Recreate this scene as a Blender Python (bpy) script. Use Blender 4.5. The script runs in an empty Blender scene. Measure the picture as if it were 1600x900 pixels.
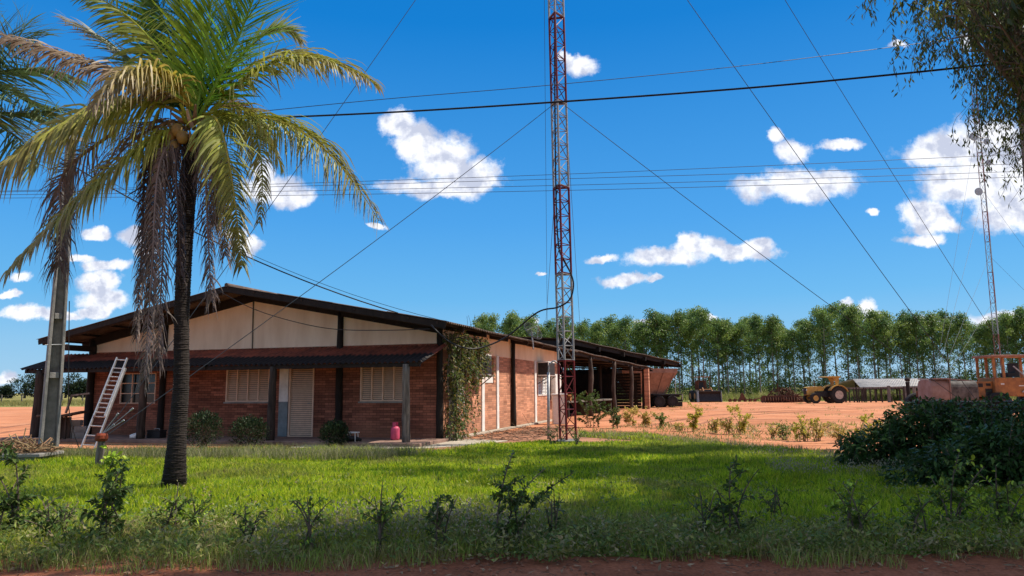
import bpy, math, random
import numpy as np
from mathutils import Vector, Matrix
random.seed(7)
R = math.radians
SC = bpy.context.scene
COL = SC.collection

# ------------------------------------------------------------------ camera
F = 1155.0; PITCH = R(7.77); ROLL = R(0.48); EYE = Vector((0, 0, 1.55))
_f = Vector((0, math.cos(PITCH), math.sin(PITCH)))
_u0 = Vector((0, -math.sin(PITCH), math.cos(PITCH))); _r0 = Vector((1, 0, 0))
_u = _u0 * math.cos(ROLL) + _r0 * math.sin(ROLL)
_r = _r0 * math.cos(ROLL) - _u0 * math.sin(ROLL)
cam = bpy.data.cameras.new('camera'); camo = bpy.data.objects.new('camera', cam); COL.objects.link(camo)
cam.sensor_width = 36; cam.lens = F / 1600 * 36; cam.clip_start = 0.1; cam.clip_end = 5000
M = Matrix.Identity(4)
for i in range(3):
    M[i][0] = _r[i]; M[i][1] = _u[i]; M[i][2] = -_f[i]; M[i][3] = EYE[i]
camo.matrix_world = M
SC.camera = camo
def ray(px, py):
    return _f + _r * ((px - 800) / F) + _u * ((450 - py) / F)
def P(px, py, Y):                      # the point seen at that bearing, Y metres out
    d = ray(px, py); return EYE + d * (Y / d.y)
def G(px, py, z=0.0):                  # where that bearing meets the ground
    d = ray(px, py); return EYE + d * ((z - EYE.z) / d.z)
def XG(px, Y):                         # ground point at bearing px and distance Y
    lo, hi = 604.0, 1400.0
    for _ in range(40):
        m = (lo + hi) / 2
        if G(px, m).y > Y or G(px, m).y < 0: lo = m
        else: hi = m
    return Vector((G(px, hi).x, Y, 0))

# ------------------------------------------------------------------ light
SUN_E, SUN_A = 54.0, 13.0
sd = Vector((math.cos(R(SUN_E)) * math.cos(R(SUN_A)), math.cos(R(SUN_E)) * math.sin(R(SUN_A)), math.sin(R(SUN_E))))
sl = bpy.data.lights.new('sun', 'SUN'); sl.energy = 5.0; sl.angle = R(0.5); sl.color = (1.0, 0.90, 0.76)
so = bpy.data.objects.new('sun', sl); COL.objects.link(so)
so.rotation_euler = sd.to_track_quat('Z', 'Y').to_euler()
so.location = (20, 0, 30)
SC.view_settings.view_transform = 'Standard'; SC.view_settings.look = 'None'
SC.view_settings.exposure = 0.45; SC.view_settings.gamma = 1.0
try: SC.cycles.use_denoising = True
except Exception: pass
SC.cycles.max_bounces = 6; SC.cycles.diffuse_bounces = 3; SC.cycles.glossy_bounces = 2
SC.cycles.transmission_bounces = 3; SC.cycles.transparent_max_bounces = 4

W = bpy.data.worlds.new('World'); SC.world = W; W.use_nodes = True
def build_world():
    nt = W.node_tree; N = nt.nodes; L = nt.links; N.clear()
    out = N.new('ShaderNodeOutputWorld'); bg = N.new('ShaderNodeBackground')
    sky = N.new('ShaderNodeTexSky'); sky.sky_type = 'NISHITA'; sky.sun_disc = False
    sky.sun_elevation = R(SUN_E); sky.sun_rotation = R(90 - SUN_A)
    sky.altitude = 400; sky.air_density = 1.0; sky.dust_density = 0.4; sky.ozone_density = 2.0
    bg.inputs['Strength'].default_value = 0.10
    def math_(op, a, b=None, clamp=False):
        n = N.new('ShaderNodeMath'); n.operation = op; n.use_clamp = clamp
        for i, q in enumerate((a, b)):
            if q is None: continue
            if isinstance(q, (int, float)): n.inputs[i].default_value = q
            else: L.new(q, n.inputs[i])
        return n.outputs[0]
    def vm(op, a, b):
        n = N.new('ShaderNodeVectorMath'); n.operation = op
        for i, q in enumerate((a, b)):
            if q is None: continue
            if isinstance(q, (tuple, Vector)): n.inputs[i].default_value = q
            else: L.new(q, n.inputs[i])
        return n
    hs = N.new('ShaderNodeHueSaturation'); hs.inputs['Saturation'].default_value = 1.32; hs.inputs['Value'].default_value = 1.35
    hs.inputs['Hue'].default_value = 0.493
    L.new(sky.outputs[0], hs.inputs['Color'])
    tc =  N.new('ShaderNodeTexCoord'); sep = N.new('ShaderNodeSeparateXYZ'); L.new(tc.outputs['Generated'], sep.inputs[0])
    # deep polarised tropical blue, graded by elevation over the Nishita sky
    rp = N.new('ShaderNodeValToRGB'); L.new(sep.outputs[2], rp.inputs[0]); el = rp.color_ramp.elements
    stops = [(0.0, (.30, .575, .85)), (.06, (.225, .52, .84)), (.118, (.125, .455, .85)), (.22, (.066, .36, .835)), (.46, (0.0, .205, .66)), (1.0, (0.0, .10, .42))]
    el[0].position = 0; el[0].color = (*stops[0][1], 1); el[1].position = 1; el[1].color = (*stops[-1][1], 1)
    for p_, c_ in stops[1:-1]: q_ = el.new(p_); q_.color = (*c_, 1)
    sc_ = vm('SCALE', rp.outputs[0], None); sc_.inputs['Scale'].default_value = 7.3
    gm = N.new('ShaderNodeMix'); gm.data_type = 'RGBA'; gm.inputs['Factor'].default_value = 0.9; L.new(hs.outputs[0], gm.inputs['A']); L.new(sc_.outputs[0], gm.inputs['B'])
    y = math_('MAXIMUM', sep.outputs[1], 0.05)
    u = math_('DIVIDE', sep.outputs[0], y); v = math_('DIVIDE', sep.outputs[2], y)
    cmb = N.new('ShaderNodeCombineXYZ'); L.new(u, cmb.inputs[0]); L.new(v, cmb.inputs[1])
    n1 = N.new('ShaderNodeTexNoise'); n1.inputs['Scale'].default_value = 14; n1.inputs['Detail'].default_value = 8; n1.inputs['Roughness'].default_value = 0.62
    L.new(cmb.outputs[0], n1.inputs['Vector'])
    o1 = vm('SUBTRACT', n1.outputs['Color'], (0.5, 0.5, 0.5)); o2 = vm('MULTIPLY', o1.outputs[0], (0.050, 0.042, 0))
    pos = vm('ADD', cmb.outputs[0], o2.outputs[0]).outputs[0]
    n2 = N.new('ShaderNodeTexNoise'); n2.inputs['Scale'].default_value = 26; n2.inputs['Detail'].default_value = 11; n2.inputs['Roughness'].default_value = 0.68
    L.new(cmb.outputs[0], n2.inputs['Vector'])
    E = [(622,196,26,24),(650,225,42,36),(690,245,52,40),(728,275,50,34),(690,291,100,17),(757,286,22,18),
         (1245,292,98,27),(1240,238,34,20),(1212,214,14,14),(1312,226,32,10),(1357,334,10,7),
         (1500,232,95,36),(1545,235,95,52),(1570,280,110,60),(1590,325,85,36),(1465,240,60,22),(1510,285,85,36),
         (1445,340,46,28),(1440,374,38,12),(1480,350,26,14),
         (1040,404,70,17),(1090,385,50,18),(1075,372,24,12),(1160,391,60,14),(1195,389,26,15),(978,436,42,11),(940,401,24,7),(1020,437,16,5),
         (903,102,30,18),(880,92,10,10),(425,292,55,22),(450,302,45,22),(410,270,20,22),(385,380,30,14),(365,360,20,10),
         (165,411,40,10),(120,405,30,8),(155,440,32,22),(165,470,42,22),(150,490,30,10),(30,434,22,9),(45,488,48,12),(100,494,40,8),(15,462,16,6),
         (8,588,26,14),(150,362,25,12),(215,372,30,16),(225,395,20,10),(586,352,16,5),
         (1320,474,12,12),(1352,484,14,18),(1365,495,12,10),(1432,498,20,12),(1475,505,18,10),(1570,500,60,14),(1100,500,20,8),(1010,505,16,6),(825,505,20,10),(1590,20,55,45),(1510,65,14,14),(1405,70,18,6),
         (545,490,14,3),(845,425,8,4)]
    cur = None; curb = None
    for (px, py, rx, ry) in E:
        d = ray(px, py); c = Vector((d.x / d.y, d.z / d.y, 0))
        d2 = ray(px + rx, py); d3 = ray(px, py - ry)
        sx = abs(d2.x / d2.y - c.x) * 1.0; sy = abs(d3.z / d3.y - c.y) * 1.02
        s = vm('SUBTRACT', pos, c); m = vm('MULTIPLY', s.outputs[0], (1 / sx, 1 / sy, 0))
        ln = N.new('ShaderNodeVectorMath'); ln.operation = 'LENGTH'; L.new(m.outputs[0], ln.inputs[0])
        if cur is None: cur = ln.outputs['Value']
        else:
            mn = N.new('ShaderNodeMath'); mn.operation = 'SMOOTH_MIN'; mn.inputs[2].default_value = 0.10
            L.new(cur, mn.inputs[0]); L.new(ln.outputs['Value'], mn.inputs[1]); cur = mn.outputs[0]
    nz = math_('MULTIPLY', math_('SUBTRACT', n2.outputs['Fac'], 0.5), 1.5)
    fld = math_('ADD', cur, nz)
    mr = N.new('ShaderNodeMapRange'); mr.interpolation_type = 'SMOOTHSTEP'
    L.new(fld, mr.inputs[0]); mr.inputs[1].default_value = 1.14; mr.inputs[2].default_value = 0.62; mr.inputs[3].default_value = 0; mr.inputs[4].default_value = 1
    up = math_('GREATER_THAN', sep.outputs[2], 0.0)
    ahead = math_('GREATER_THAN', sep.outputs[1], 0.06)
    mask = math_('MULTIPLY', math_('MULTIPLY', mr.outputs[0], up), ahead)
    # billows: lighter and greyer lumps inside the clouds
    n3 = N.new('ShaderNodeTexNoise'); n3.inputs['Scale'].default_value = 24; n3.inputs['Detail'].default_value = 6
    off = vm('ADD', cmb.outputs[0], (0.0, 0.03, 3.0)); L.new(off.outputs[0], n3.inputs['Vector'])
    # sunlit billows: compare the cloud's density with the density a little toward the sun
    n5 = N.new('ShaderNodeTexNoise'); n5.inputs['Scale'].default_value = 26; n5.inputs['Detail'].default_value = 6; n5.inputs['Roughness'].default_value = 0.6
    n6 = N.new('ShaderNodeTexNoise'); n6.inputs['Scale'].default_value = 26; n6.inputs['Detail'].default_value = 6; n6.inputs['Roughness'].default_value = 0.6
    L.new(cmb.outputs[0], n5.inputs['Vector']); of2 = vm('ADD', cmb.outputs[0], (0.006, 0.011, 0.0)); L.new(of2.outputs[0], n6.inputs['Vector'])
    relief = math_('MULTIPLY', math_('SUBTRACT', n5.outputs['Fac'], n6.outputs['Fac']), .9)
    br = N.new('ShaderNodeMapRange'); L.new(math_('ADD', n3.outputs['Fac'], relief), br.inputs[0]); br.inputs[1].default_value = 0.36; br.inputs[2].default_value = 0.54
    br.inputs[3].default_value = 4.4; br.inputs[4].default_value = 7.5
    cc = N.new('ShaderNodeCombineColor'); L.new(br.outputs[0], cc.inputs[0])
    g2 = math_('ADD', math_('MULTIPLY', br.outputs[0], 0.93), 0.7); b2 = math_('ADD', math_('MULTIPLY', br.outputs[0], 0.72), 2.8)
    L.new(g2, cc.inputs[1]); L.new(b2, cc.inputs[2])
    # added broken cloud overhead and behind, unseen, there to raise the fill light
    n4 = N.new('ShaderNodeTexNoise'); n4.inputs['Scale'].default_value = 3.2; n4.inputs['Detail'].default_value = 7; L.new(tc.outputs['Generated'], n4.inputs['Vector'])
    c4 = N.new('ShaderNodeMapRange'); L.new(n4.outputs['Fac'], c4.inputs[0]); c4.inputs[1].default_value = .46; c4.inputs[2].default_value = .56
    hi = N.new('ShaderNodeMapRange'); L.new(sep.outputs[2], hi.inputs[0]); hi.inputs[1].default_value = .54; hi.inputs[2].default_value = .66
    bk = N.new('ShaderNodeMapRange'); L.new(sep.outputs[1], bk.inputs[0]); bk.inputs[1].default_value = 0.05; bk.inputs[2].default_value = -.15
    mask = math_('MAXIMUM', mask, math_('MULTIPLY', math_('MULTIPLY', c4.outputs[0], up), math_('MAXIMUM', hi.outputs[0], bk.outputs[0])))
    mx = N.new('ShaderNodeMix'); mx.data_type = 'RGBA'
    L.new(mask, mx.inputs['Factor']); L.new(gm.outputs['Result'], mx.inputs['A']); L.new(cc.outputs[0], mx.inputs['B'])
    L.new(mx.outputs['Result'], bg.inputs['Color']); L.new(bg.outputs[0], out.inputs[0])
build_world()

# ------------------------------------------------------------------ helpers
def tag(o, label=None, cat=None, group=None, kind=None):
    if label: o['label'] = label
    if cat: o['category'] = cat
    if group: o['group'] = group
    if kind: o['kind'] = kind
    return o
def empty(name, loc, label, cat, group=None, rz=0):
    o = bpy.data.objects.new(name, None); COL.objects.link(o); o.location = loc; o.rotation_euler = (0, 0, rz)
    o.empty_display_size = 0.3
    return tag(o, label, cat, group)
def copy_tree(o, parent=None):
    c = o.copy(); COL.objects.link(c); c.parent = parent
    for ch in o.children: copy_tree(ch, c)
    return c

def mat(name, col, rough=0.8, var=0.25, scale=6.0, col2=None, bump=0.0, bscale=40.0, metal=0.0, spec=0.3, stretch=None, attr=False, trans=0.0, detail=5):
    m = bpy.data.materials.new(name); m.use_nodes = True
    nt = m.node_tree; N = nt.nodes; L = nt.links
    b = N['Principled BSDF']; b.inputs['Roughness'].default_value = rough; b.inputs['Metallic'].default_value = metal
    b.inputs['Specular IOR Level'].default_value = spec
    tc = N.new('ShaderNodeTexCoord'); vec = tc.outputs['Object']
    if stretch:
        mp = N.new('ShaderNodeMapping'); mp.inputs['Scale'].default_value = stretch; L.new(vec, mp.inputs[0]); vec = mp.outputs[0]
    nz = N.new('ShaderNodeTexNoise'); nz.inputs['Scale'].default_value = scale; nz.inputs['Detail'].default_value = detail; nz.inputs['Roughness'].default_value = 0.6
    L.new(vec, nz.inputs['Vector'])
    rp = N.new('ShaderNodeMapRange'); rp.inputs[1].default_value = 0.32; rp.inputs[2].default_value = 0.68; L.new(nz.outputs['Fac'], rp.inputs[0])
    mx = N.new('ShaderNodeMix'); mx.data_type = 'RGBA'
    L.new(rp.outputs[0], mx.inputs['Factor'])
    if attr:
        at = N.new('ShaderNodeAttribute'); at.attribute_name = 'tint'
        d = N.new('ShaderNodeMix'); d.data_type = 'RGBA'; d.blend_type = 'MULTIPLY'; d.inputs['Factor'].default_value = 1
        L.new(at.outputs['Color'], d.inputs['A']); d.inputs['B'].default_value = (1 - var, 1 - var, 1 - var, 1)
        L.new(d.outputs['Result'], mx.inputs['A']); L.new(at.outputs['Color'], mx.inputs['B'])
    else:
        c2 = col2 if col2 else tuple(c * (1 - var * 1.6) for c in col)
        mx.inputs['A'].default_value = (*col, 1); mx.inputs['B'].default_value = (*c2, 1)
    L.new(mx.outputs['Result'], b.inputs['Base Color'])
    if bump > 0:
        n2 = N.new('ShaderNodeTexNoise'); n2.inputs['Scale'].default_value = bscale; n2.inputs['Detail'].default_value = 4; L.new(vec, n2.inputs['Vector'])
        bp = N.new('ShaderNodeBump'); bp.inputs['Strength'].default_value = bump; bp.inputs['Distance'].default_value = 0.02
        L.new(n2.outputs['Fac'], bp.inputs['Height']); L.new(bp.outputs[0], b.inputs['Normal'])
    if trans > 0:
        tr = N.new('ShaderNodeBsdfTranslucent'); L.new(mx.outputs['Result'], tr.inputs['Color'])
        ms = N.new('ShaderNodeMixShader'); ms.inputs[0].default_value = trans
        L.new(b.outputs[0], ms.inputs[1]); L.new(tr.outputs[0], ms.inputs[2]); L.new(ms.outputs[0], N['Material Output'].inputs[0])
    return m

class MB:
    def __init__(s): s.v = []; s.f = []; s.mi = []; s.c = []; s.cc = (1, 1, 1); s.m = 0
    def add(s, vs, fs):
        b = len(s.v); s.v += [tuple(q) for q in vs]; s.f += [tuple(i + b for i in f) for f in fs]
        s.mi += [s.m] * len(fs); s.c += [s.cc] * len(vs)
    def box(s, c, d, rot=None):
        vs = [Vector((x * d[0] / 2, y * d[1] / 2, z * d[2] / 2)) for z in (-1, 1) for y in (-1, 1) for x in (-1, 1)]
        if rot is not None: vs = [rot @ v for v in vs]
        s.add([v + Vector(c) for v in vs], [(0, 2, 3, 1), (4, 5, 7, 6), (0, 1, 5, 4), (2, 6, 7, 3), (0, 4, 6, 2), (1, 3, 7, 5)])
    def bb(s, x0, x1, y0, y1, z0, z1): s.box(((x0 + x1) / 2, (y0 + y1) / 2, (z0 + z1) / 2), (x1 - x0, y1 - y0, z1 - z0))
    def bar(s, a, b, w, h):
        a = Vector(a); b = Vector(b); d = b - a; q = d.to_track_quat('X', 'Z').to_matrix()
        s.box((a + b) / 2, (d.length, w, h), q)
    def tube(s, pts, r, n=8, cap=True, wob=0.0):
        pts = [Vector(p) for p in pts]; k = len(pts)
        rs = r if isinstance(r, (list, tuple)) else [r] * k
        b = len(s.v); ref = None; vs = []
        for i, p in enumerate(pts):
            t = (pts[min(i + 1, k - 1)] - pts[max(i - 1, 0)])
            if t.length < 1e-9: t = Vector((0, 0, 1))
            t.normalize()
            if ref is None: ref = t.orthogonal().normalized()
            ref = (ref - t * ref.dot(t))
            if ref.length < 1e-6: ref = t.orthogonal()
            ref.normalize(); q = t.cross(ref)
            for j in range(n):
                a = 2 * math.pi * j / n; rr = rs[i] * (1 + (random.uniform(-wob, wob) if wob else 0))
                vs.append(p + ref * math.cos(a) * rr + q * math.sin(a) * rr)
        fs = [(i * n + j, i * n + (j + 1) % n, (i + 1) * n + (j + 1) % n, (i + 1) * n + j) for i in range(k - 1) for j in range(n)]
        if cap: fs += [tuple(range(n - 1, -1, -1)), tuple((k - 1) * n + j for j in range(n))]
        s.add(vs, fs)
    def prism(s, prof, a, b, axis='y'):       # prof: (h, z) pairs, swept along the axis from a to b
        n = len(prof)
        mk = {'y': lambda h, z, t: (h, t, z), 'x': lambda h, z, t: (t, h, z), 'z': lambda h, z, t: (h, z, t)}[axis]
        vs = [mk(h, z, a) for h, z in prof] + [mk(h, z, b) for h, z in prof]
        s.add(vs, [tuple(range(n - 1, -1, -1)), tuple(range(n, 2 * n))] + [(i, (i + 1) % n, n + (i + 1) % n, n + i) for i in range(n)])
    def lathe(s, prof, c, axis='z', n=24, cap=True):
        vs = []; c = Vector(c)
        for r, h in prof:
            for j in range(n):
                a = 2 * math.pi * j / n; x = math.cos(a) * r; y = math.sin(a) * r
                vs.append(c + Vector({'z': (x, y, h), 'y': (x, h, y), 'x': (h, x, y)}[axis]))
        k = len(prof)
        fs = [(i * n + j, i * n + (j + 1) % n, (i + 1) * n + (j + 1) % n, (i + 1) * n + j) for i in range(k - 1) for j in range(n)]
        if cap: fs += [tuple(range(n - 1, -1, -1)), tuple((k - 1) * n + j for j in range(n))]
        s.add(vs, fs)
    def leaf(s, p, d, w, L, fold=None, droop=0.0):     # a leaf: base, widest, tip (4 verts, 2 tris)
        d = d.normalized(); sd_ = d.cross(Vector((random.gauss(0, .5), random.gauss(0, .5), 1)))
        if sd_.length < 1e-4: sd_ = Vector((1, 0, 0))
        sd_.normalize()
        m = p + d * L * 0.45; t = p + d * L + Vector((0, 0, -droop * L))
        s.add([p, m + sd_ * w / 2, t, m - sd_ * w / 2], [(0, 1, 2), (0, 2, 3)])
    def build(s, name, mats, parent=None, smooth=False, bevel=0.0):
        me = bpy.data.meshes.new(name); me.from_pydata(s.v, [], s.f)
        if not isinstance(mats, (list, tuple)): mats = [mats]
        for m in mats: me.materials.append(m)
        if any(s.mi): me.polygons.foreach_set('material_index', s.mi)
        if any(c != (1, 1, 1) for c in s.c):
            at = me.color_attributes.new('tint', 'FLOAT_COLOR', 'POINT')
            at.data.foreach_set('color', [q for c in s.c for q in (*c, 1.0)])
        if smooth: me.polygons.foreach_set('use_smooth', [True] * len(s.f))
        me.update()
        o = bpy.data.objects.new(name, me); COL.objects.link(o)
        if parent: o.parent = parent
        if bevel:
            bm = o.modifiers.new('bevel', 'BEVEL'); bm.width = bevel; bm.segments = 2; bm.limit_method = 'ANGLE'
        return o
def jit(c, k=0.2):
    f = 1 + random.uniform(-k, k); g = random.uniform(-k, k) * 0.4
    return tuple(max(0.002, q * f * (1 + (g if i == 0 else 0))) for i, q in enumerate(c))
def bez(a, b, c, n):
    return [a * (1 - t) ** 2 + b * 2 * t * (1 - t) + c * t * t for t in [i / n for i in range(n + 1)]]
def spline(pts, sub=8):                       # Catmull-Rom through the points
    q = [pts[0]] + list(pts) + [pts[-1]]; out = []
    for i in range(1, len(q) - 2):
        p0, p1, p2, p3 = q[i - 1:i + 3]
        for k in range(sub):
            t = k / sub
            out.append(0.5 * ((2 * p1) + (p2 - p0) * t + (2 * p0 - 5 * p1 + 4 * p2 - p3) * t * t + (3 * p1 - p0 - 3 * p2 + p3) * t ** 3))
    out.append(q[-2]); return out
def rv(s=1.0): return Vector((random.gauss(0, s), random.gauss(0, s), random.gauss(0, s)))

# ------------------------------------------------------------------ materials
LEAF = mat('leaf', (1, 1, 1), rough=0.5, var=0.3, scale=3, attr=True, trans=0.42, spec=0.3)
LEAFD = mat('leaf_waxy', (1, 1, 1), rough=0.42, var=0.35, scale=8, attr=True, trans=0.25, spec=0.18)
GRASS = mat('grass_blade', (1, 1, 1), rough=0.55, var=0.4, scale=1.4, attr=True, trans=0.5, spec=0.2)
FROND = mat('frond_leaflet', (1, 1, 1), rough=0.45, var=0.3, scale=9, attr=True, trans=0.34, spec=0.35)
BARK = mat('bark', (0.16, 0.12, 0.09), rough=0.9, var=0.5, scale=9, bump=0.6, bscale=30, stretch=(1, 1, 0.25))
EUBARK = mat('pale_bark', (0.30, 0.25, 0.20), rough=0.85, var=0.4, scale=5, bump=0.3, bscale=20, stretch=(1, 1, 0.3))
DARKWOOD = mat('old_post_wood', (0.075, 0.055, 0.042), rough=0.85, var=0.5, scale=10, bump=0.5, bscale=40, stretch=(1, 1, 0.15))
BLACKWOOD = mat('stained_and_shaded_wood', (0.022, 0.016, 0.013), rough=0.8, var=0.4, scale=8, bump=0.3, bscale=40, stretch=(1, 1, 0.2))  # black wood; its tone also stands for shade on shed walls and gable beam
GREYWOOD = mat('weathered_wood', (0.24, 0.21, 0.18), rough=0.9, var=0.5, scale=12, bump=0.5, bscale=50, stretch=(1, 1, 0.12))
CONC = mat('concrete', (0.30, 0.29, 0.27), rough=0.9, var=0.3, scale=4, bump=0.35, bscale=50)
PINKSLAB = mat('porch_concrete', (0.32, 0.20, 0.155), rough=0.85, var=0.3, scale=2.5, bump=0.2, bscale=30)
APRON = mat('pale_concrete', (0.50, 0.44, 0.35), rough=0.9, var=0.3, scale=2.0, bump=0.3, bscale=30)
PLASTER = mat('cream_plaster', (0.88, 0.70, 0.52), rough=0.85, scale=2.2, col2=(0.72, 0.53, 0.37), bump=0.08, bscale=60, stretch=(1, 1, 0.22), detail=8)
WHITEP = mat('white_paint', (0.78, 0.76, 0.72), rough=0.6, var=0.15, scale=5)
SHUT = mat('cream_shutter_paint', (0.74, 0.52, 0.38), rough=0.55, var=0.12, scale=6)
GREYBLUE = mat('greyblue_paint', (0.22, 0.26, 0.27), rough=0.7, var=0.2, scale=5)
ALU = mat('aluminium', (0.55, 0.55, 0.56), rough=0.38, metal=0.8, var=0.15, scale=20)
GALV = mat('galvanised_steel', (0.46, 0.47, 0.48), rough=0.5, metal=0.4, var=0.3, scale=15)
REDST = mat('red_tower_paint', (0.17, 0.010, 0.012), rough=0.5, var=0.35, scale=12)
WHST = mat('white_tower_paint', (0.34, 0.34, 0.35), rough=0.5, var=0.3, scale=14)
RUST = mat('rusty_iron', (0.16, 0.060, 0.030), rough=0.85, var=0.5, scale=12, col2=(0.07, 0.035, 0.025), bump=0.4, bscale=40)
CABLE = mat('black_cable', (0.012, 0.012, 0.014), rough=0.5, var=0.2)
WIRE = mat('steel_wire', (0.035, 0.045, 0.06), rough=0.5, var=0.2)
RUBBER = mat('tyre_rubber', (0.030, 0.026, 0.024), rough=0.85, var=0.4, scale=10)
YEL = mat('faded_yellow_paint', (0.52, 0.32, 0.06), rough=0.55, var=0.4, scale=4, col2=(0.30, 0.16, 0.05))
ORG = mat('faded_orange_paint', (0.46, 0.19, 0.055), rough=0.55, var=0.4, scale=4, col2=(0.24, 0.10, 0.04))
PINKT = mat('faded_shaded_pink_paint', (0.30, 0.215, 0.195), rough=0.7, var=0.4, scale=3, col2=(0.22, 0.13, 0.10))  # pinkish paint dulled so its colour carries the shade on the tank
HOPPER = mat('brown_hopper_paint', (0.36, 0.20, 0.14), rough=0.7, var=0.35, scale=3, col2=(0.22, 0.12, 0.08))
DARKST = mat('dark_steel', (0.035, 0.030, 0.030), rough=0.65, var=0.4, scale=8)
GLASS = mat('dark_glass', (0.02, 0.025, 0.03), rough=0.12, var=0.1, spec=0.5)
PINK = mat('pink_gas_bottle', (0.60, 0.085, 0.17), rough=0.45, var=0.15, scale=8)
BLACKPL = mat('black_plastic', (0.02, 0.02, 0.022), rough=0.5, var=0.2)
STRAW = mat('dry_straw', (1, 1, 1), rough=0.8, var=0.3, scale=10, attr=True, trans=0.15)
ROOFD = mat('shaded_roof_underside', (0.045, 0.028, 0.022), rough=0.85, var=0.4, scale=3)  # dark brown has the shade under the roof put into its colour
REDTILE = mat('red_corrugated_sheet', (0.38, 0.10, 0.060), rough=0.75, var=0.45, scale=2.2, col2=(0.14, 0.045, 0.033), bump=0.2, bscale=30)
OLDSHEET = mat('weathered_roof_sheet', (0.17, 0.12, 0.095), rough=0.85, var=0.45, scale=2.0, bump=0.2, bscale=30)
PALESHEET = mat('pale_roof_sheet', (0.52, 0.50, 0.47), rough=0.7, var=0.25, scale=1.5)

def brick_mat(name, swz, c1, c2, mortar):
    m = bpy.data.materials.new(name); m.use_nodes = True; nt = m.node_tree; N = nt.nodes; L = nt.links
    b = N['Principled BSDF']; b.inputs['Roughness'].default_value = 0.9; b.inputs['Specular IOR Level'].default_value = 0.15
    tc = N.new('ShaderNodeTexCoord'); sp = N.new('ShaderNodeSeparateXYZ'); L.new(tc.outputs['Object'], sp.inputs[0])
    cb = N.new('ShaderNodeCombineXYZ'); L.new(sp.outputs[swz], cb.inputs[0]); L.new(sp.outputs[2], cb.inputs[1])
    dn = N.new('ShaderNodeTexNoise'); dn.inputs['Scale'].default_value = 7; L.new(tc.outputs['Object'], dn.inputs[0])
    dm = N.new('ShaderNodeVectorMath'); dm.operation = 'SCALE'; dm.inputs['Scale'].default_value = 0.012; L.new(dn.outputs['Color'], dm.inputs[0])
    ad = N.new('ShaderNodeVectorMath'); L.new(cb.outputs[0], ad.inputs[0]); L.new(dm.outputs[0], ad.inputs[1])
    br = N.new('ShaderNodeTexBrick'); L.new(ad.outputs[0], br.inputs['Vector'])
    br.inputs['Scale'].default_value = 1.0; br.inputs['Brick Width'].default_value = 0.24; br.inputs['Row Height'].default_value = 0.078
    br.inputs['Mortar Size'].default_value = 0.0065; br.inputs['Mortar Smooth'].default_value = 0.3; br.inputs['Bias'].default_value = -0.2
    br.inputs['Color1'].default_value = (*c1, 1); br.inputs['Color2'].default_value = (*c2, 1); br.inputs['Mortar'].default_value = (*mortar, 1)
    n = N.new('ShaderNodeTexNoise'); n.inputs['Scale'].default_value = 1.1; n.inputs['Detail'].default_value = 7; L.new(tc.outputs['Object'], n.inputs[0])
    mr = N.new('ShaderNodeMapRange'); mr.inputs[1].default_value = .3; mr.inputs[2].default_value = .7; mr.inputs[3].default_value = .68; mr.inputs[4].default_value = 1.12; L.new(n.outputs['Fac'], mr.inputs[0])
    # cell-wise variation: some bricks burnt, some pale
    sc = N.new('ShaderNodeVectorMath'); sc.operation = 'MULTIPLY'; sc.inputs[1].default_value = (1 / 0.24 * 0.5, 1 / 0.078, 1); L.new(ad.outputs[0], sc.inputs[0])
    fl = N.new('ShaderNodeVectorMath'); fl.operation = 'FLOOR'; L.new(sc.outputs[0], fl.inputs[0])
    wn = N.new('ShaderNodeTexWhiteNoise'); L.new(fl.outputs[0], wn.inputs[0])
    cr = N.new('ShaderNodeMapRange'); cr.inputs[3].default_value = .7; cr.inputs[4].default_value = 1.25; L.new(wn.outputs['Value'], cr.inputs[0])
    mm = N.new('ShaderNodeMath'); mm.operation = 'MULTIPLY'; L.new(mr.outputs[0], mm.inputs[0]); L.new(cr.outputs[0], mm.inputs[1])
    vs = N.new('ShaderNodeVectorMath'); vs.operation = 'SCALE'; L.new(br.outputs['Color'], vs.inputs[0]); L.new(mm.outputs[0], vs.inputs['Scale'])
    # red dust splashed up the base of the wall
    dz = N.new('ShaderNodeMath'); dz.operation = 'MULTIPLY_ADD'; L.new(n.outputs['Fac'], dz.inputs[0]); dz.inputs[1].default_value = -.9; L.new(sp.outputs[2], dz.inputs[2])
    dr = N.new('ShaderNodeMapRange'); L.new(dz.outputs[0], dr.inputs[0]); dr.inputs[1].default_value = .15; dr.inputs[2].default_value = -.35; dr.inputs[4].default_value = .55
    dm2 = N.new('ShaderNodeMix'); dm2.data_type = 'RGBA'; L.new(dr.outputs[0], dm2.inputs['Factor']); L.new(vs.outputs[0], dm2.inputs['A']); dm2.inputs['B'].default_value = (.30, .14, .085, 1)
    L.new(dm2.outputs['Result'], b.inputs['Base Color'])
    bp = N.new('ShaderNodeBump'); bp.inputs['Strength'].default_value = 0.5; bp.inputs['Distance'].default_value = 0.01; bp.invert = True
    L.new(br.outputs['Fac'], bp.inputs['Height']); L.new(bp.outputs[0], b.inputs['Normal'])
    return m
BRICKX = brick_mat('brick_front_shaded', 0, (0.33, 0.125, 0.078), (0.185, 0.070, 0.048), (0.07, 0.042, 0.032))  # darker copy of the house brick, front-wall shade put into its colour
BRICKY = brick_mat('brick_side_lit', 1, (0.58, 0.28, 0.17), (0.50, 0.225, 0.135), (0.38, 0.225, 0.16))  # paler, more orange copy of that brick, sunlight put into its colour
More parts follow.
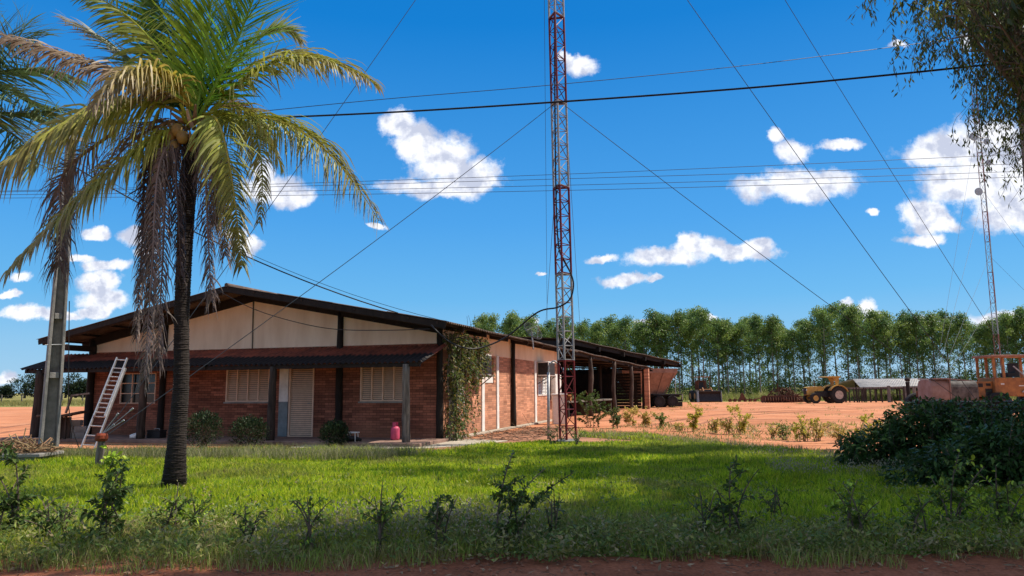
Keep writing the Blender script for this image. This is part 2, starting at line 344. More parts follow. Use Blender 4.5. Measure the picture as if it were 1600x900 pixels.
# ------------------------------------------------------------------ ground
def ground_mat(name, kind):
    m = bpy.data.materials.new(name); m.use_nodes = True; nt = m.node_tree; N = nt.nodes; L = nt.links
    b = N['Principled BSDF']; b.inputs['Roughness'].default_value = 0.95; b.inputs['Specular IOR Level'].default_value = 0.1
    tc = N.new('ShaderNodeTexCoord')
    def noise(s, d=6, st=None):
        n = N.new('ShaderNodeTexNoise'); n.inputs['Scale'].default_value = s; n.inputs['Detail'].default_value = d; n.inputs['Roughness'].default_value = 0.62
        if st:
            mp = N.new('ShaderNodeMapping'); mp.inputs['Scale'].default_value = st; mp.inputs['Rotation'].default_value = (0, 0, 0.12); L.new(tc.outputs['Object'], mp.inputs[0]); L.new(mp.outputs[0], n.inputs[0])
        else: L.new(tc.outputs['Object'], n.inputs[0])
        return n.outputs['Fac']
    def ramp(f, stops):
        r = N.new('ShaderNodeValToRGB'); L.new(f, r.inputs[0]); e = r.color_ramp.elements
        e[0].position = stops[0][0]; e[0].color = (*stops[0][1], 1); e[1].position = stops[-1][0]; e[1].color = (*stops[-1][1], 1)
        for p, c in stops[1:-1]:
            q = e.new(p); q.color = (*c, 1)
        return r.outputs[0]
    def mix(a, bb, f, t='MULTIPLY'):
        x = N.new('ShaderNodeMix'); x.data_type = 'RGBA'; x.blend_type = t
        if isinstance(f, float): x.inputs['Factor'].default_value = f
        else: L.new(f, x.inputs['Factor'])
        L.new(a, x.inputs['A']); L.new(bb, x.inputs['B']); return x.outputs['Result']
    if kind == 'field':
        c = ramp(noise(0.05), [(.3, (0.16, 0.17, 0.045)), (.5, (0.26, 0.24, 0.075)), (.7, (0.33, 0.27, 0.10))])
        c = mix(c, ramp(noise(1.5), [(.3, (.6, .6, .6)), (.7, (1, 1, 1))]), .8)
    elif kind == 'dirt':
        c = ramp(noise(0.25), [(.3, (0.44, 0.18, 0.090)), (.5, (0.52, 0.225, 0.115)), (.7, (0.58, 0.29, 0.165))])
        c = mix(c, ramp(noise(0.35, 9, (1, 6, 1)), [(.40, (.50, .43, .40)), (.50, (1, 1, 1))]), .75)
        c = mix(c, ramp(noise(7), [(.3, (.75, .72, .7)), (.6, (1, 1, 1))]), .7)
    elif kind == 'soil':
        c = ramp(noise(1.2), [(.3, (0.20, 0.075, 0.038)), (.55, (0.30, 0.115, 0.060)), (.75, (0.36, 0.16, 0.095))])
        c = mix(c, ramp(noise(25), [(.35, (.55, .5, .48)), (.6, (1, 1, 1))]), .8)
    elif kind == 'lawn':
        c = ramp(noise(0.8), [(.3, (0.09, 0.15, 0.02)), (.55, (0.13, 0.20, 0.028)), (.75, (0.20, 0.20, 0.06))])
        c = mix(c, ramp(noise(18), [(.3, (.45, .45, .4)), (.65, (1, 1, 1))]), .9)
    L.new(c, b.inputs['Base Color'])
    bp = N.new('ShaderNodeBump'); bp.inputs['Strength'].default_value = 0.7; bp.inputs['Distance'].default_value = 0.05
    L.new(noise(5, 10), bp.inputs['Height']); L.new(bp.outputs[0], b.inputs['Normal'])
    return m
def sheet(name, poly, z, m):
    me = bpy.data.meshes.new(name); me.from_pydata([(x, y, z) for x, y in poly], [], [tuple(range(len(poly)))])
    me.materials.append(m); me.update(); o = bpy.data.objects.new(name, me); COL.objects.link(o)
    return tag(o, kind='structure')
sheet('ground', [(-2500, -200), (2500, -200), (2500, 4000), (-2500, 4000)], -0.004, ground_mat('dry_field', 'field'))
def wavy(pts, amp, step):
    out = []
    for i in range(len(pts)):
        a = Vector(pts[i]); b = Vector(pts[(i + 1) % len(pts)]); n = max(1, int((b - a).length / step))
        for k in range(n):
            q = a.lerp(b, k / n); w = amp if k else 0
            out.append((q.x + random.uniform(-w, w), q.y + random.uniform(-w, w)))
    return out
yard = wavy([(-140, -30), (140, -30), (140, 74), (60, 76), (20, 79), (-10, 82), (-60, 84), (-140, 86)], 0.5, 3)
sheet('dirt_yard', yard, 0.0, ground_mat('red_dirt', 'dirt'))
g2 = lambda px, py: (G(px, py).x, G(px, py).y)
front = wavy([(-15, 7.3), (-5, 7.3), (-3, 7.2), (-1, 7.4), (1, 7.1), (3, 7.2), (5, 7.2), (16, 7.2)], .12, .35)
front = [p for p in front if p[1] < 7.8][:84]
sheet('soil_verge', wavy([(-24, -6), (24, -6), (24, 8.5), (-24, 8.5)], 0.2, 1), 0.004, ground_mat('reddish_soil', 'soil'))
LAWN = front + [(20, 12), g2(1700, 770), g2(1420, 734), g2(1300, 713), g2(1150, 698), g2(1060, 689), g2(985, 679), g2(905, 677), g2(905, 683), g2(985, 688), g2(1010, 693),
        g2(960, 692), g2(900, 693), g2(850, 690), g2(760, 698), g2(690, 708), g2(600, 706), g2(420, 707), g2(230, 706), g2(60, 713), g2(-140, 722)] + [(-16, 10)]
LAWNW = LAWN
sheet('lawn', LAWN, 0.008, ground_mat('lawn_soil', 'lawn'))
sheet('soil_patch', [g2(560, 706), g2(690, 708), g2(760, 699), g2(900, 694), g2(1010, 692), g2(985, 683), g2(900, 672), g2(860, 664), g2(700, 692), g2(600, 700)], 0.004,
      mat('trodden_soil', (0.42, 0.20, 0.115), rough=0.95, var=0.3, scale=1.5, bump=0.5, bscale=12))

RUT = mat('rutted_dirt', (0.36, 0.145, 0.070), rough=.95, var=.35, scale=3, bump=.8, bscale=9)
for rut in ([(-2, 40), (8, 36), (20, 34), (36, 36)], [(10, 66), (14, 50), (22, 38), (34, 30)], [(6, 30), (14, 44), (30, 56), (46, 60)], [(-30, 60), (-24, 40), (-20, 26)]):
    for off in (-.85, .85):
        c_ = spline([Vector((x, y, 0)) for x, y in rut], 12); L_ = []; R_ = []
        for i in range(len(c_)):
            t = (c_[min(i + 1, len(c_) - 1)] - c_[max(i - 1, 0)]).normalized(); n_ = Vector((-t.y, t.x, 0)); w_ = random.uniform(.10, .22); q = c_[i] + n_ * (off + random.uniform(-.06, .06)); L_.append(q + n_ * w_); R_.append(q - n_ * w_)
        me = bpy.data.meshes.new('tyre_track'); k = len(L_); me.from_pydata([(v.x, v.y, .004) for v in L_ + R_], [], [(i, k + i, k + i + 1, i + 1) for i in range(k - 1)]); me.materials.append(RUT); me.update(); o_ = bpy.data.objects.new('tyre_track', me); COL.objects.link(o_); tag(o_, kind='structure')
# ------------------------------------------------------------------ the brick house
TH = R(16.5)
C0 = G(684, 690); C0.z = 0
house = empty('brick_house', C0, 'long brick house with cream gable, dark overhanging roof and a red porch roof', 'house', rz=-TH)
HM = Matrix.Translation(C0) @ Matrix.Rotation(-TH, 4, 'Z')
def H(x, y, z=0.0): return HM @ Vector((x, y, z))
Wd, Ln = 13.2, 16.3
def roofz(x):                                 # roof sheet height over a local x
    return 4.85 - abs(x + 6.6) * (0.188 if x > -6.6 else 0.2)
BH = 2.78
mb = MB(); T = 0.15
# front wall with openings: right window, door, left window, far window
FW = [(-2.6, -1.1, 1.22, 2.33), (-5.15, -4.28, 0.1, 2.33), (-7.55, -5.92, 1.22, 2.33), (-11.9, -10.4, 1.15, 2.2)]
def wall_with_holes(mb, a, b, z0, z1, holes, put):
    xs = sorted({a, b} | {h[0] for h in holes} | {h[1] for h in holes})
    for i in range(len(xs) - 1):
        x0, x1 = xs[i], xs[i + 1]; h = [q for q in holes if q[0] <= x0 + 1e-6 and q[1] >= x1 - 1e-6]
        if not h: put(x0, x1, z0, z1)
        else:
            if h[0][2] > z0 + 1e-4: put(x0, x1, z0, h[0][2])
            if h[0][3] < z1 - 1e-4: put(x0, x1, h[0][3], z1)
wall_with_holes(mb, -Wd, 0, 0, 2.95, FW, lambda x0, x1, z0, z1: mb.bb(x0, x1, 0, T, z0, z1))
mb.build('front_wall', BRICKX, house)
mb = MB()
mb.prism([(-Wd, 2.95), (0, 2.95), (0, roofz(0) - .1), (-6.6, 4.7), (-Wd, roofz(-Wd) - .1)], 0, T, 'y')
mb.build('gable', PLASTER, house)
SW = [(1.1, 2.3, 1.1, 2.35), (4.5, 5.5, 1.75, 2.7), (12.0, 14.2, 1.25, 2.3)]
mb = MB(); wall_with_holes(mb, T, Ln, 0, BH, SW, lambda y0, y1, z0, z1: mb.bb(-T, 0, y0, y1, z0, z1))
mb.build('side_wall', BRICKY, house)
mb = MB(); mb.bb(-T, 0, T, Ln, BH, roofz(0) - .08); mb.build('side_plaster', PLASTER, house)
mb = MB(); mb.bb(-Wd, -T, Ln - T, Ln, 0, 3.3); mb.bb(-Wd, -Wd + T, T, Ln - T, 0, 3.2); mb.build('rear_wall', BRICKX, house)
mb = MB(); mb.bb(-Wd - 1.3, 0.35, -2.15, 0.0, 0.0, 0.10); mb.build('porch_floor', PINKSLAB, house, bevel=0.015)
mb = MB(); mb.bb(0.0, 0.25, -0.1, Ln, 0, 0.07); mb.build('plinth', APRON, house, bevel=0.01)
sheet('concrete_apron', [tuple(H(-3.2, -2.16)[:2]), tuple(H(-3.2, -3.0)[:2]), tuple(H(-1, -3.1)[:2]), tuple(H(.6, -2.7)[:2]), tuple(H(1.6, -1.2)[:2]), tuple(H(2.1, .6)[:2]), tuple(H(.3, 1.3)[:2]), tuple(H(.3, -.1)[:2]), tuple(H(.36, -2.16)[:2])], 0.012, APRON)
# white pilasters, rendered corner, mid posts
for y0, y1 in ((4.02, 4.3), (5.75, 6.0), (11.35, 11.65), (15.95, 16.3)):
    mb = MB(); mb.bb(0, .045, y0, y1, 0.07, BH + .02); mb.build('pilaster', WHITEP, house, bevel=0.006)
def rough_post(mb, x, y, z0, z1, r, lean=0.03):
    n = 9; pts = []; rs = []
    for i in range(n + 1):
        t = i / n; pts.append(Vector((x + lean * t + random.uniform(-.008, .008), y + random.uniform(-.008, .008), z0 + (z1 - z0) * t))); rs.append(r * (1.12 - .2 * t) * random.uniform(.95, 1.05))
    mb.tube(pts, rs, 10, wob=.05)
for x, y, zt, r in ((0.06, -0.02, roofz(0) - .1, .10), (0.10, 7.75, roofz(.1) - .1, .09), (-3.34, -0.03, roofz(-3.3) - .15, .11), (-10.1, -0.03, roofz(-10.1) - .15, .11), (-13.15, -0.06, roofz(-13.15) - .15, .13)):
    mb = MB(); rough_post(mb, x, y, 0.0, zt, r, 0.0); mb.build('wall_post', BLACKWOOD, house, smooth=True)
mb = MB(); mb.tube([(-6.6, -.02, 2.95), (-6.63, -.02, 4.6)], .02, 6); mb.build('conduit', GREYWOOD, house)
PORCHP = [(-.25, 0.11), (-4.63, .115), (-9.34, .12), (-13.6, .13)]
for i, (x, r) in enumerate(PORCHP):
    mb = MB(); rough_post(mb, x, -1.72, 0.0, 2.27, r, 0.02 * (1 if i else -1))
    p_ = mb.build('porch_post', GREYWOOD if i == 0 else DARKWOOD, house, smooth=True)
    if i == 0: p_['label'] = 'grey weathered round log post at the sunlit right end'
# red sheets blackened with mildew along their lower half
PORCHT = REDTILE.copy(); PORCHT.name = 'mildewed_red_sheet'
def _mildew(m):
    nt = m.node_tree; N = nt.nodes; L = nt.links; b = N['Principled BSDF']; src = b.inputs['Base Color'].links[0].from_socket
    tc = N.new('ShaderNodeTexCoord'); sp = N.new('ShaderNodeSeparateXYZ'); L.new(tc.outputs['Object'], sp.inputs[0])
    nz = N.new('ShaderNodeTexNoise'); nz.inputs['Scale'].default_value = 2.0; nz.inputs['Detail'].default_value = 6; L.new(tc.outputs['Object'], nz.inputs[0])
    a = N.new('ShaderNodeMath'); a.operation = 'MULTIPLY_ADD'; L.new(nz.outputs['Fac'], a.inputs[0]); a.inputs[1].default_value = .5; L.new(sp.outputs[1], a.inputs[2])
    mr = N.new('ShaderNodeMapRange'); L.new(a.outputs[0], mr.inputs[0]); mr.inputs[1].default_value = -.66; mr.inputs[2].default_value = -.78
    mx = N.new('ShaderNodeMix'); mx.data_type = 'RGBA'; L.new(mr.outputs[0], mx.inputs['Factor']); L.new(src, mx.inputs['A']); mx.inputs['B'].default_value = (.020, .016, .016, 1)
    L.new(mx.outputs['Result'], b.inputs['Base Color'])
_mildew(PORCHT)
# corrugated sheets
def corrug(name, x0, x1, zf, y0, y1, m, parent, amp=.026, wl=.177, rows=1, thick=.010, mi=None, along='y'):
    """profile waves along y (local), sheet falls along x by zf(x)"""
    n = int((y1 - y0) / wl * 8); vs = []; fs = []
    xs = [x0 + (x1 - x0) * i / rows for i in range(rows + 1)]
    b = MB()
    for r in range(rows):
        xa, xb = xs[r], xs[r + 1]; lift = 0.012 * (r % 2); base = len(vs)
        ov = (xb - xa) * (0.03 if r < rows - 1 else 0)
        for k in range(n + 1):
            y = y0 + (y1 - y0) * k / n; w = amp * math.cos(2 * math.pi * y / wl) + (0.006 * math.sin(y * 1.7) + .008 * math.sin(y * .61 + r))
            for x in (xa, xb + ov):
                for dz in (0, -thick):
                    vs.append((x, y, zf(x) + w + lift + dz) if along == 'y' else (y, x, zf(x) + w + lift + dz))
        for k in range(n):
            a = base + k * 4; c = a + 4
            fs += [(a, c, c + 2, a + 2), (a + 1, a + 3, c + 3, c + 1), (a, a + 1, c + 1, c), (a + 2, c + 2, c + 3, a + 3)]
        a = base; e = base + n * 4
        fs += [(a, a + 2, a + 3, a + 1), (e, e + 1, e + 3, e + 2)]
    b.add(vs, fs)
    o = b.build(name, m, parent, smooth=False); return o
RY0, RY1 = -1.45, 17.4
corrug('roof_slope', -6.6, .82, roofz, RY0, RY1, OLDSHEET, house, rows=4)
corrug('roof_slope', -6.6, -14.17, roofz, RY0, RY1, OLDSHEET, house, rows=4)
mb = MB(); mb.tube([(-6.6, RY0 - .02, 4.87), (-6.6, RY1, 4.87)], .07, 8); mb.build('ridge_cap', OLDSHEET, house)
mb = MB()
for y in (RY0 + .12, 0.3, 2.5, 5, 7.75, 10.2, 12.8, 15.5, 17.1):   # rafters
    mb.bar((-6.6, y, 4.72), (.72, y, roofz(.72) - .13), .07, .16); mb.bar((-6.6, y, 4.72), (-14.0, y, roofz(-14.0) - .13), .07, .16)
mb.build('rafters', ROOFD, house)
mb = MB()
for x in (-.35, .55, -2.1, -3.9, -5.6, -6.55, -8.0, -9.8, -11.6, -12.9, -13.9):
    z = roofz(x) - .045
    mb.bb(x - .03, x + .03, RY0, RY1, z - .05, z + .012)
mb.bb(-13.3, -13.0, RY0 + .2, -0.07, 2.98, 3.16)
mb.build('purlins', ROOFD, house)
# soffit boards in the gable overhang and a barge board
mb = MB(); mb.bar((-6.6, RY0 + .03, 4.74), (.8, RY0 + .03, roofz(.8) - .10), .03, .17); mb.bar((-6.6, RY0 + .03, 4.74), (-14.1, RY0 + .03, roofz(-14.1) - .10), .03, .15)
mb.build('barge_board', BLACKWOOD, house)
mb = MB(); mb.bar((-6.6, -.06, 4.64), (.05, -.06, roofz(.05) - .22), .10, .26); mb.bar((-6.6, -.06, 4.64), (-13.3, -.06, roofz(-13.3) - .22), .10, .26); mb.build('gable_shade_rafter', BLACKWOOD, house)  # beam added in black to widen the shadow band under the overhang
# ceiling boards under the roof, seen in the overhang
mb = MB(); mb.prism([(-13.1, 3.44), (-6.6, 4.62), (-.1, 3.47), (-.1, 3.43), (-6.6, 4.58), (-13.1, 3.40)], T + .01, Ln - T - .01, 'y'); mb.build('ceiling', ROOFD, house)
# porch roof (falls toward the viewer)
def pz(y): return 2.90 + (y + .02) * (2.90 - 2.34) / 1.80 + 0.0
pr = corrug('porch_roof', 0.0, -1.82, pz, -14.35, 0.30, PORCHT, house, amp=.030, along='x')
mb = MB(); mb.bb(-14.2, .15, -1.76, -1.66, 2.20, 2.32); mb.bb(-14.2, .15, -.12, -.05, 2.74, 2.85)
for x in (-14.1, -11.6, -9.3, -7, -4.6, -2.3, .12): mb.bar((x, -.08, 2.82), (x, -1.8, 2.27), .05, .09)
mb.build('porch_beam', BLACKWOOD, house)
# windows and door
def louvre(parent, name, x0, x1, z0, z1, cols, pos, axis='x', cat_m=SHUT, slat=.062, deep=.06):
    mk = (lambda a, d, z: (a, d, z)) if axis == 'x' else (lambda a, d, z: (-d, a, z))
    def bb(m_, a0, a1, d0, d1, zz0, zz1):
        p = mk(a0, d0, zz0); q = mk(a1, d1, zz1)
        m_.bb(min(p[0], q[0]), max(p[0], q[0]), min(p[1], q[1]), max(p[1], q[1]), zz0, zz1)
    w = MB()
    step = (x1 - x0) / cols
    for c in range(cols):
        a0, a1 = x0 + c * step + .03, x0 + (c + 1) * step - .03; z = z0 + .05
        while z < z1 - .05:
            # tilted slat
            d0, d1 = pos - .012, pos + .028
            p = [mk(a0, d0, z), mk(a1, d0, z), mk(a1, d1, z + slat * .8), mk(a0, d1, z + slat * .8)]
            p2 = [mk(a0, d0 + .008, z), mk(a1, d0 + .008, z), mk(a1, d1 + .008, z + slat * .8), mk(a0, d1 + .008, z + slat * .8)]
            w.add(p + p2, [(0, 1, 2, 3), (7, 6, 5, 4), (0, 4, 5, 1), (3, 2, 6, 7), (0, 3, 7, 4), (1, 5, 6, 2)]); z += slat
    o = w.build(name, cat_m, parent)
    f = MB()
    bb(f, x0 - .02, x0 + .03, pos - .03, pos + .05, z0 - .02, z1 + .02); bb(f, x1 - .03, x1 + .02, pos - .03, pos + .05, z0 - .02, z1 + .02)
    bb(f, x0 + .031, x1 - .031, pos - .03, pos + .05, z0 - .02, z0 + .03); bb(f, x0 + .031, x1 - .031, pos - .03, pos + .05, z1 - .03, z1 + .02)
    for c in range(1, cols): bb(f, x0 + c * step - .022, x0 + c * step + .022, pos - .02, pos + .04, z0 + .031, z1 - .031)
    f.build('frame', cat_m, o)
    if name == 'window' and axis == 'x': sl_ = MB(); bb(sl_, x0 - .06, x1 + .06, -.05, pos - .031, z0 - .07, z0 - .021); sl_.build('sill', CONC, o)
    g = MB(); bb(g, x0, x1, pos + .07, pos + .09, z0, z1); g.build('pane', GLASS, o)
    return o
louvre(house, 'window', *FW[0], 4, 0.02)
louvre(house, 'window', *FW[2], 4, 0.02)
d = louvre(house, 'door', *FW[1], 1, 0.02)
mb = MB(); mb.tube([(-4.36, -.03, 1.15), (-4.36, -.07, 1.15), (-4.44, -.07, 1.15)], .012, 6); mb.build('handle', GALV, d)
# far-left window: plain glass with bars
mb = MB(); mb.bb(-11.9, -10.4, .07, .09, 1.15, 2.2); wg = mb.build('window', GLASS, house); wg['label'] = 'glass window with pale bars behind the ladder'
mb = MB()
for x in (-11.88, -11.4, -10.9, -10.42): mb.bb(x - .02, x + .02, -.012, .03, 1.15, 2.2)
for z in (1.17, 1.5, 1.85, 2.18): mb.bb(-11.86, -10.44, -.009, .027, z - .015, z + .015)
mb.build('window_bars', SHUT, wg)
mb = MB(); mb.bb(-5.52, -5.19, -.03, -.002, 1.2, 2.33); mb.build('wall_panel', WHITEP, house); mb = MB(); mb.bb(-5.52, -5.19, -.032, -.002, .1, 1.198); mb.build('wall_panel', GREYBLUE, house)
mb = MB(); mb.tube([(-9.63, -.04, .1), (-9.63, -.04, 2.3)], .025, 6); mb.build('drainpipe', WHITEP, house)
# side openings
louvre(house, 'window', 1.1, 2.3, 1.1, 2.35, 2, 0.03, 'y', WHITEP)
mb = MB(); mb.bb(-.11, -.09, 4.5, 5.5, 1.75, 2.7); w = mb.build('window', GLASS, house)
mb = MB()
mb.bb(-.06, -.02, 4.55, 5.45, 1.78, 2.05); mb.build('shutter', WHITEP, w)
louvre(house, 'window', 12.0, 14.2, 1.25, 2.3, 3, 0.0, 'y', WHITEP, slat=.07)

def aircon(y0, y1, z0, z1, out, label):
    r = empty('air_conditioner', H(0, (y0 + y1) / 2, z0), label, 'air conditioner', 'window air conditioners on the side wall', rz=-TH)
    h = z1 - z0; w = y1 - y0
    b = MB(); b.bb(0.002, out, -w / 2, w / 2, 0, h); b.build('case', WHITEP, r, bevel=.02)
    b = MB(); b.bb(out + .001, out + .015, -w / 2 + .05, w / 2 - .05, .05, h - .05); b.bb(.05, out - .03, -w / 2 - .004, -w / 2 - .001, .06, h - .06); b.build('grille', DARKST, r)
    for s_ in (-1, 1):
        q_ = s_ * (w / 2 - .06); b = MB(); b.bb(0.01, out + .05, q_ - .02, q_ + .02, -.05, -.002); b.bar((0.02, q_, -.35), (out, q_, -.04), .03, .03); b.build('bracket', GREYWOOD, r)
aircon(2.75, 3.95, 2.02, 2.75, .42, 'grey air conditioner high on the side wall beside the climbing vine')
aircon(11.9, 13.1, 2.12, 2.78, .55, 'white-cased air conditioner above the far side window, near the lattice mast')
# white panel, tank and pipe near the rear corner
r = empty('meter_cabinet', H(.05, 15.1, 0), 'tall white meter cabinet on the brick wall near the rear corner', 'cabinet', rz=-TH)
b = MB(); b.bb(0, .22, -.75, .55, .95, 2.25); b.build('case', WHITEP, r, bevel=.015)
b = MB(); b.bb(.221, .235, -.7, .5, 1.0, 2.2); dd = b.build('door', WHITEP, r); b = MB(); b.bb(.236, .26, .4, .44, 1.5, 1.62); b.build('handle', DARKST, dd)
r = empty('wash_tank', G(873, 661), 'whitewashed concrete wash tank standing behind the lattice mast', 'tank')
r.location = XG(874, 33)
b = MB(); b.bb(-.3, .3, -.3, .3, 0, 1.25); b.build('body', WHITEP, r, bevel=.03)
b = MB(); b.bb(-.34, .34, -.34, .34, 1.251, 1.32); b.build('rim', WHITEP, r, bevel=.02)
r = XG(857, 23.2)
b = MB(); b.tube([r, r + Vector((0.03, 0, 2.05))], .045, 10); b.tube(spline([r + Vector((0.03, 0, 2.0)), r + Vector((0.06, 0, 2.28)), r + Vector((.22, 0, 2.40)), r + Vector((.33, 0, 2.28)), r + Vector((.33, 0, 2.2))], 6), .022, 8)
o = b.build('standpipe', GALV, smooth=True); tag(o, 'grey steel standpipe with a curved black top beside the lattice mast', 'pipe')
# satellite dish on the roof
dp = P(833, 517, 30)
r = empty('satellite_dish', dp, 'grey mesh satellite dish standing on the side roof near the eaves', 'satellite dish')
b = MB(); dn = Vector((.55, -.55, .6)).normalized()
dx = dn.cross(Vector((0, 0, 1))).normalized(); dy = dn.cross(dx)
def dpt(rr, a): return dx * math.cos(a) * rr + dy * math.sin(a) * rr + dn * (rr * rr * .5 - .1)
for i in range(1, 9): rr = .44 * i / 8; b.tube([dpt(rr, j * math.pi / 12) for j in range(25)], .005 if i < 8 else .012, 4, cap=False)
for j in range(20): b.tube([dpt(.44 * i / 5, j * math.pi / 10) for i in range(6)], .005, 4, cap=False)
b.build('reflector', mat('dish_mesh_grey', (.10, .11, .11), rough=.6), r)
b = MB(); b.tube([dn * -.1, Vector((0, 0, -.75))], .03, 8); b.tube([dx * .4, dn * .35], .01, 5); b.tube([dx * -.4, dn * .35], .01, 5); b.tube([dy * .4, dn * .35], .01, 5); b.build('mount', GALV, r)

# ------------------------------------------------------------------ things around the porch
# ladder leaning on the porch eave
la = P(137, 701, 20.6); lb = P(190, 566, 22.0); la.z = 0.02
lr = empty('ladder', la, 'aluminium extension ladder leaning against the left end of the porch roof', 'ladder')
ax = (lb - la); ux = Vector((.96, .1, .26)).cross(ax).cross(ax).normalized() * -1
ux = Vector((1, .12, 0)); ux = (ux - ax * ux.dot(ax) / ax.length_squared).normalized()
ft = ax.cross(ux).normalized()
for nm, o_, wd, s0, s1 in (('lower_section', 0, .36, 0, .93), ('upper_section', -.06, .29, .35, 1.04)):
    b = MB(); of = ft * o_
    for s_ in (-1, 1): b.bar(of + ux * s_ * wd / 2 + ax * s0, of + ux * s_ * wd / 2 + ax * s1, .03, .065)
    t = s0 + .04
    while t < s1: b.tube([of + ux * (-wd / 2) + ax * t, of + ux * (wd / 2) + ax * t], .016, 8); t += .29 / ax.length
    b.build(nm, ALU, lr)
# gas bottle
gp = H(-.95, -.95, .1)
r = empty('gas_bottle', gp, 'pink gas bottle standing on the porch floor near the grey log post', 'gas bottle')
b = MB(); b.lathe([(.12, 0), (.14, .02), (.15, .06), (.15, .36), (.14, .41), (.10, .45), (.05, .47)], (0, 0, 0)); b.build('bottle', PINK, r, smooth=True)
b = MB()
for i in range(10):
    a = i / 10 * 5; a2 = (i + 1) / 10 * 5
    b.bar((.09 * math.cos(a), .09 * math.sin(a), .53), (.09 * math.cos(a2), .09 * math.sin(a2), .53), .008, .14)
b.build('collar', PINK, r); r.scale = (.88, .88, .85)
b = MB(); b.tube([(0, 0, .46), (0, 0, .56)], .015, 8); b.build('valve', GALV, r)
# small white stool with dark bundle
r = empty('low_stool', H(-1.9, -1.75, .1), 'low white-topped stool with a dark bundle under it on the porch edge', 'stool', rz=-TH)
b = MB(); b.bb(-.16, .16, -.12, .12, .24, .27); b.build('seat', WHITEP, r, bevel=.005)
for sx in (-1, 1):
    for sy in (-1, 1): b = MB(); b.tube([(sx * .14, sy * .1, 0), (sx * .12, sy * .08, .24)], .012, 6); b.build('leg', WHITEP, r)
b = MB(); b.tube([(-.24, -.05, .05), (-.1, -.08, .09), (.1, -.03, .08), (.26, .0, .04)], [.04, .085, .08, .03], 8, wob=.15); o = b.build('dark_bundle', BLACKPL, smooth=True)
o.location = H(-1.9, -1.75, .1); tag(o, 'dark crumpled bundle lying under the low white-topped stool', 'bundle')
# black box at the post
r = empty('tool_case', H(-9.05, -1.35, .1), 'black tool case with grey lid standing by the third porch post', 'case', rz=-TH)
b = MB(); b.bb(-.25, .25, -.15, .15, 0, .2); b.build('body', BLACKPL, r, bevel=.02)
b = MB(); b.bb(-.26, .26, -.16, .16, .201, .25); b.build('lid', DARKST, r, bevel=.01); b = MB(); b.tube([(-.1, 0, .25), (-.1, 0, .29), (.1, 0, .29), (.1, 0, .25)], .012, 6); b.build('handle', GALV, r)
o = MB(); o.tube([(-.2, 0, .06), (0, .02, .08), (.18, 0, .05)], [.05, .09, .04], 8, wob=.2); o = o.build('cloth_bundle', WHITEP, smooth=True); o.location = H(-9.6, -1.6, .1); tag(o, 'small pale cloth bundle left on the porch floor beside the black tool case', 'cloth')
# concrete blocks and bench at the far left of the porch
bp0 = XG(112, 24.0)
for i, (dx_, dz_, w_) in enumerate(((-.28, .1, .38), (.12, .1, .38), (-.24, .295, .38), (.16, .295, .38), (-.05, .49, .4))):
    b = MB(); b.bb(-w_ / 2, w_ / 2, -.09, .09, 0, .19); o = b.build('concrete_block', CONC, bevel=.008); o.location = bp0 + Vector((dx_ + .12, random.uniform(-.02, .02), dz_)); o.rotation_euler[2] = random.uniform(-.05, .05)
    tag(o, ['bottom left concrete block of the stack by the porch corner', 'bottom right concrete block of the stack by the porch corner', 'middle left concrete block of the stack by the porch corner', 'middle right concrete block of the stack by the porch corner', 'topmost concrete block of the stack by the porch corner'][i], 'block', 'concrete blocks stacked at the porch corner')
r = empty('old_bench', XG(98, 23.6), 'broken dark bench with a bare frame arm beside the stacked concrete blocks', 'bench')
b = MB(); b.bb(-.75, .1, -.25, .25, .80, .86); b.box((.36, 0, .90), (.6, .5, .06), Matrix.Rotation(-.18, 3, 'Y')); b.build('seat', DARKWOOD, r, bevel=.01)
for x in (-.7, -.1, .05):
    b = MB(); b.bar((x, .0, .1), (x, .0, .8), .05, .05); b.build('leg', DARKWOOD, r)
b = MB(); b.bar((.15, -.2, .92), (.3, -.2, 1.45), .06, .05); b.bar((.29, -.2, 1.46), (.85, -.2, 1.52), .05, .05); b.build('arm_frame', GREYWOOD, r)
b = MB(); b.bb(-.7, .05, .27, .3, .12, .78); b.build('back_board', DARKWOOD, r)
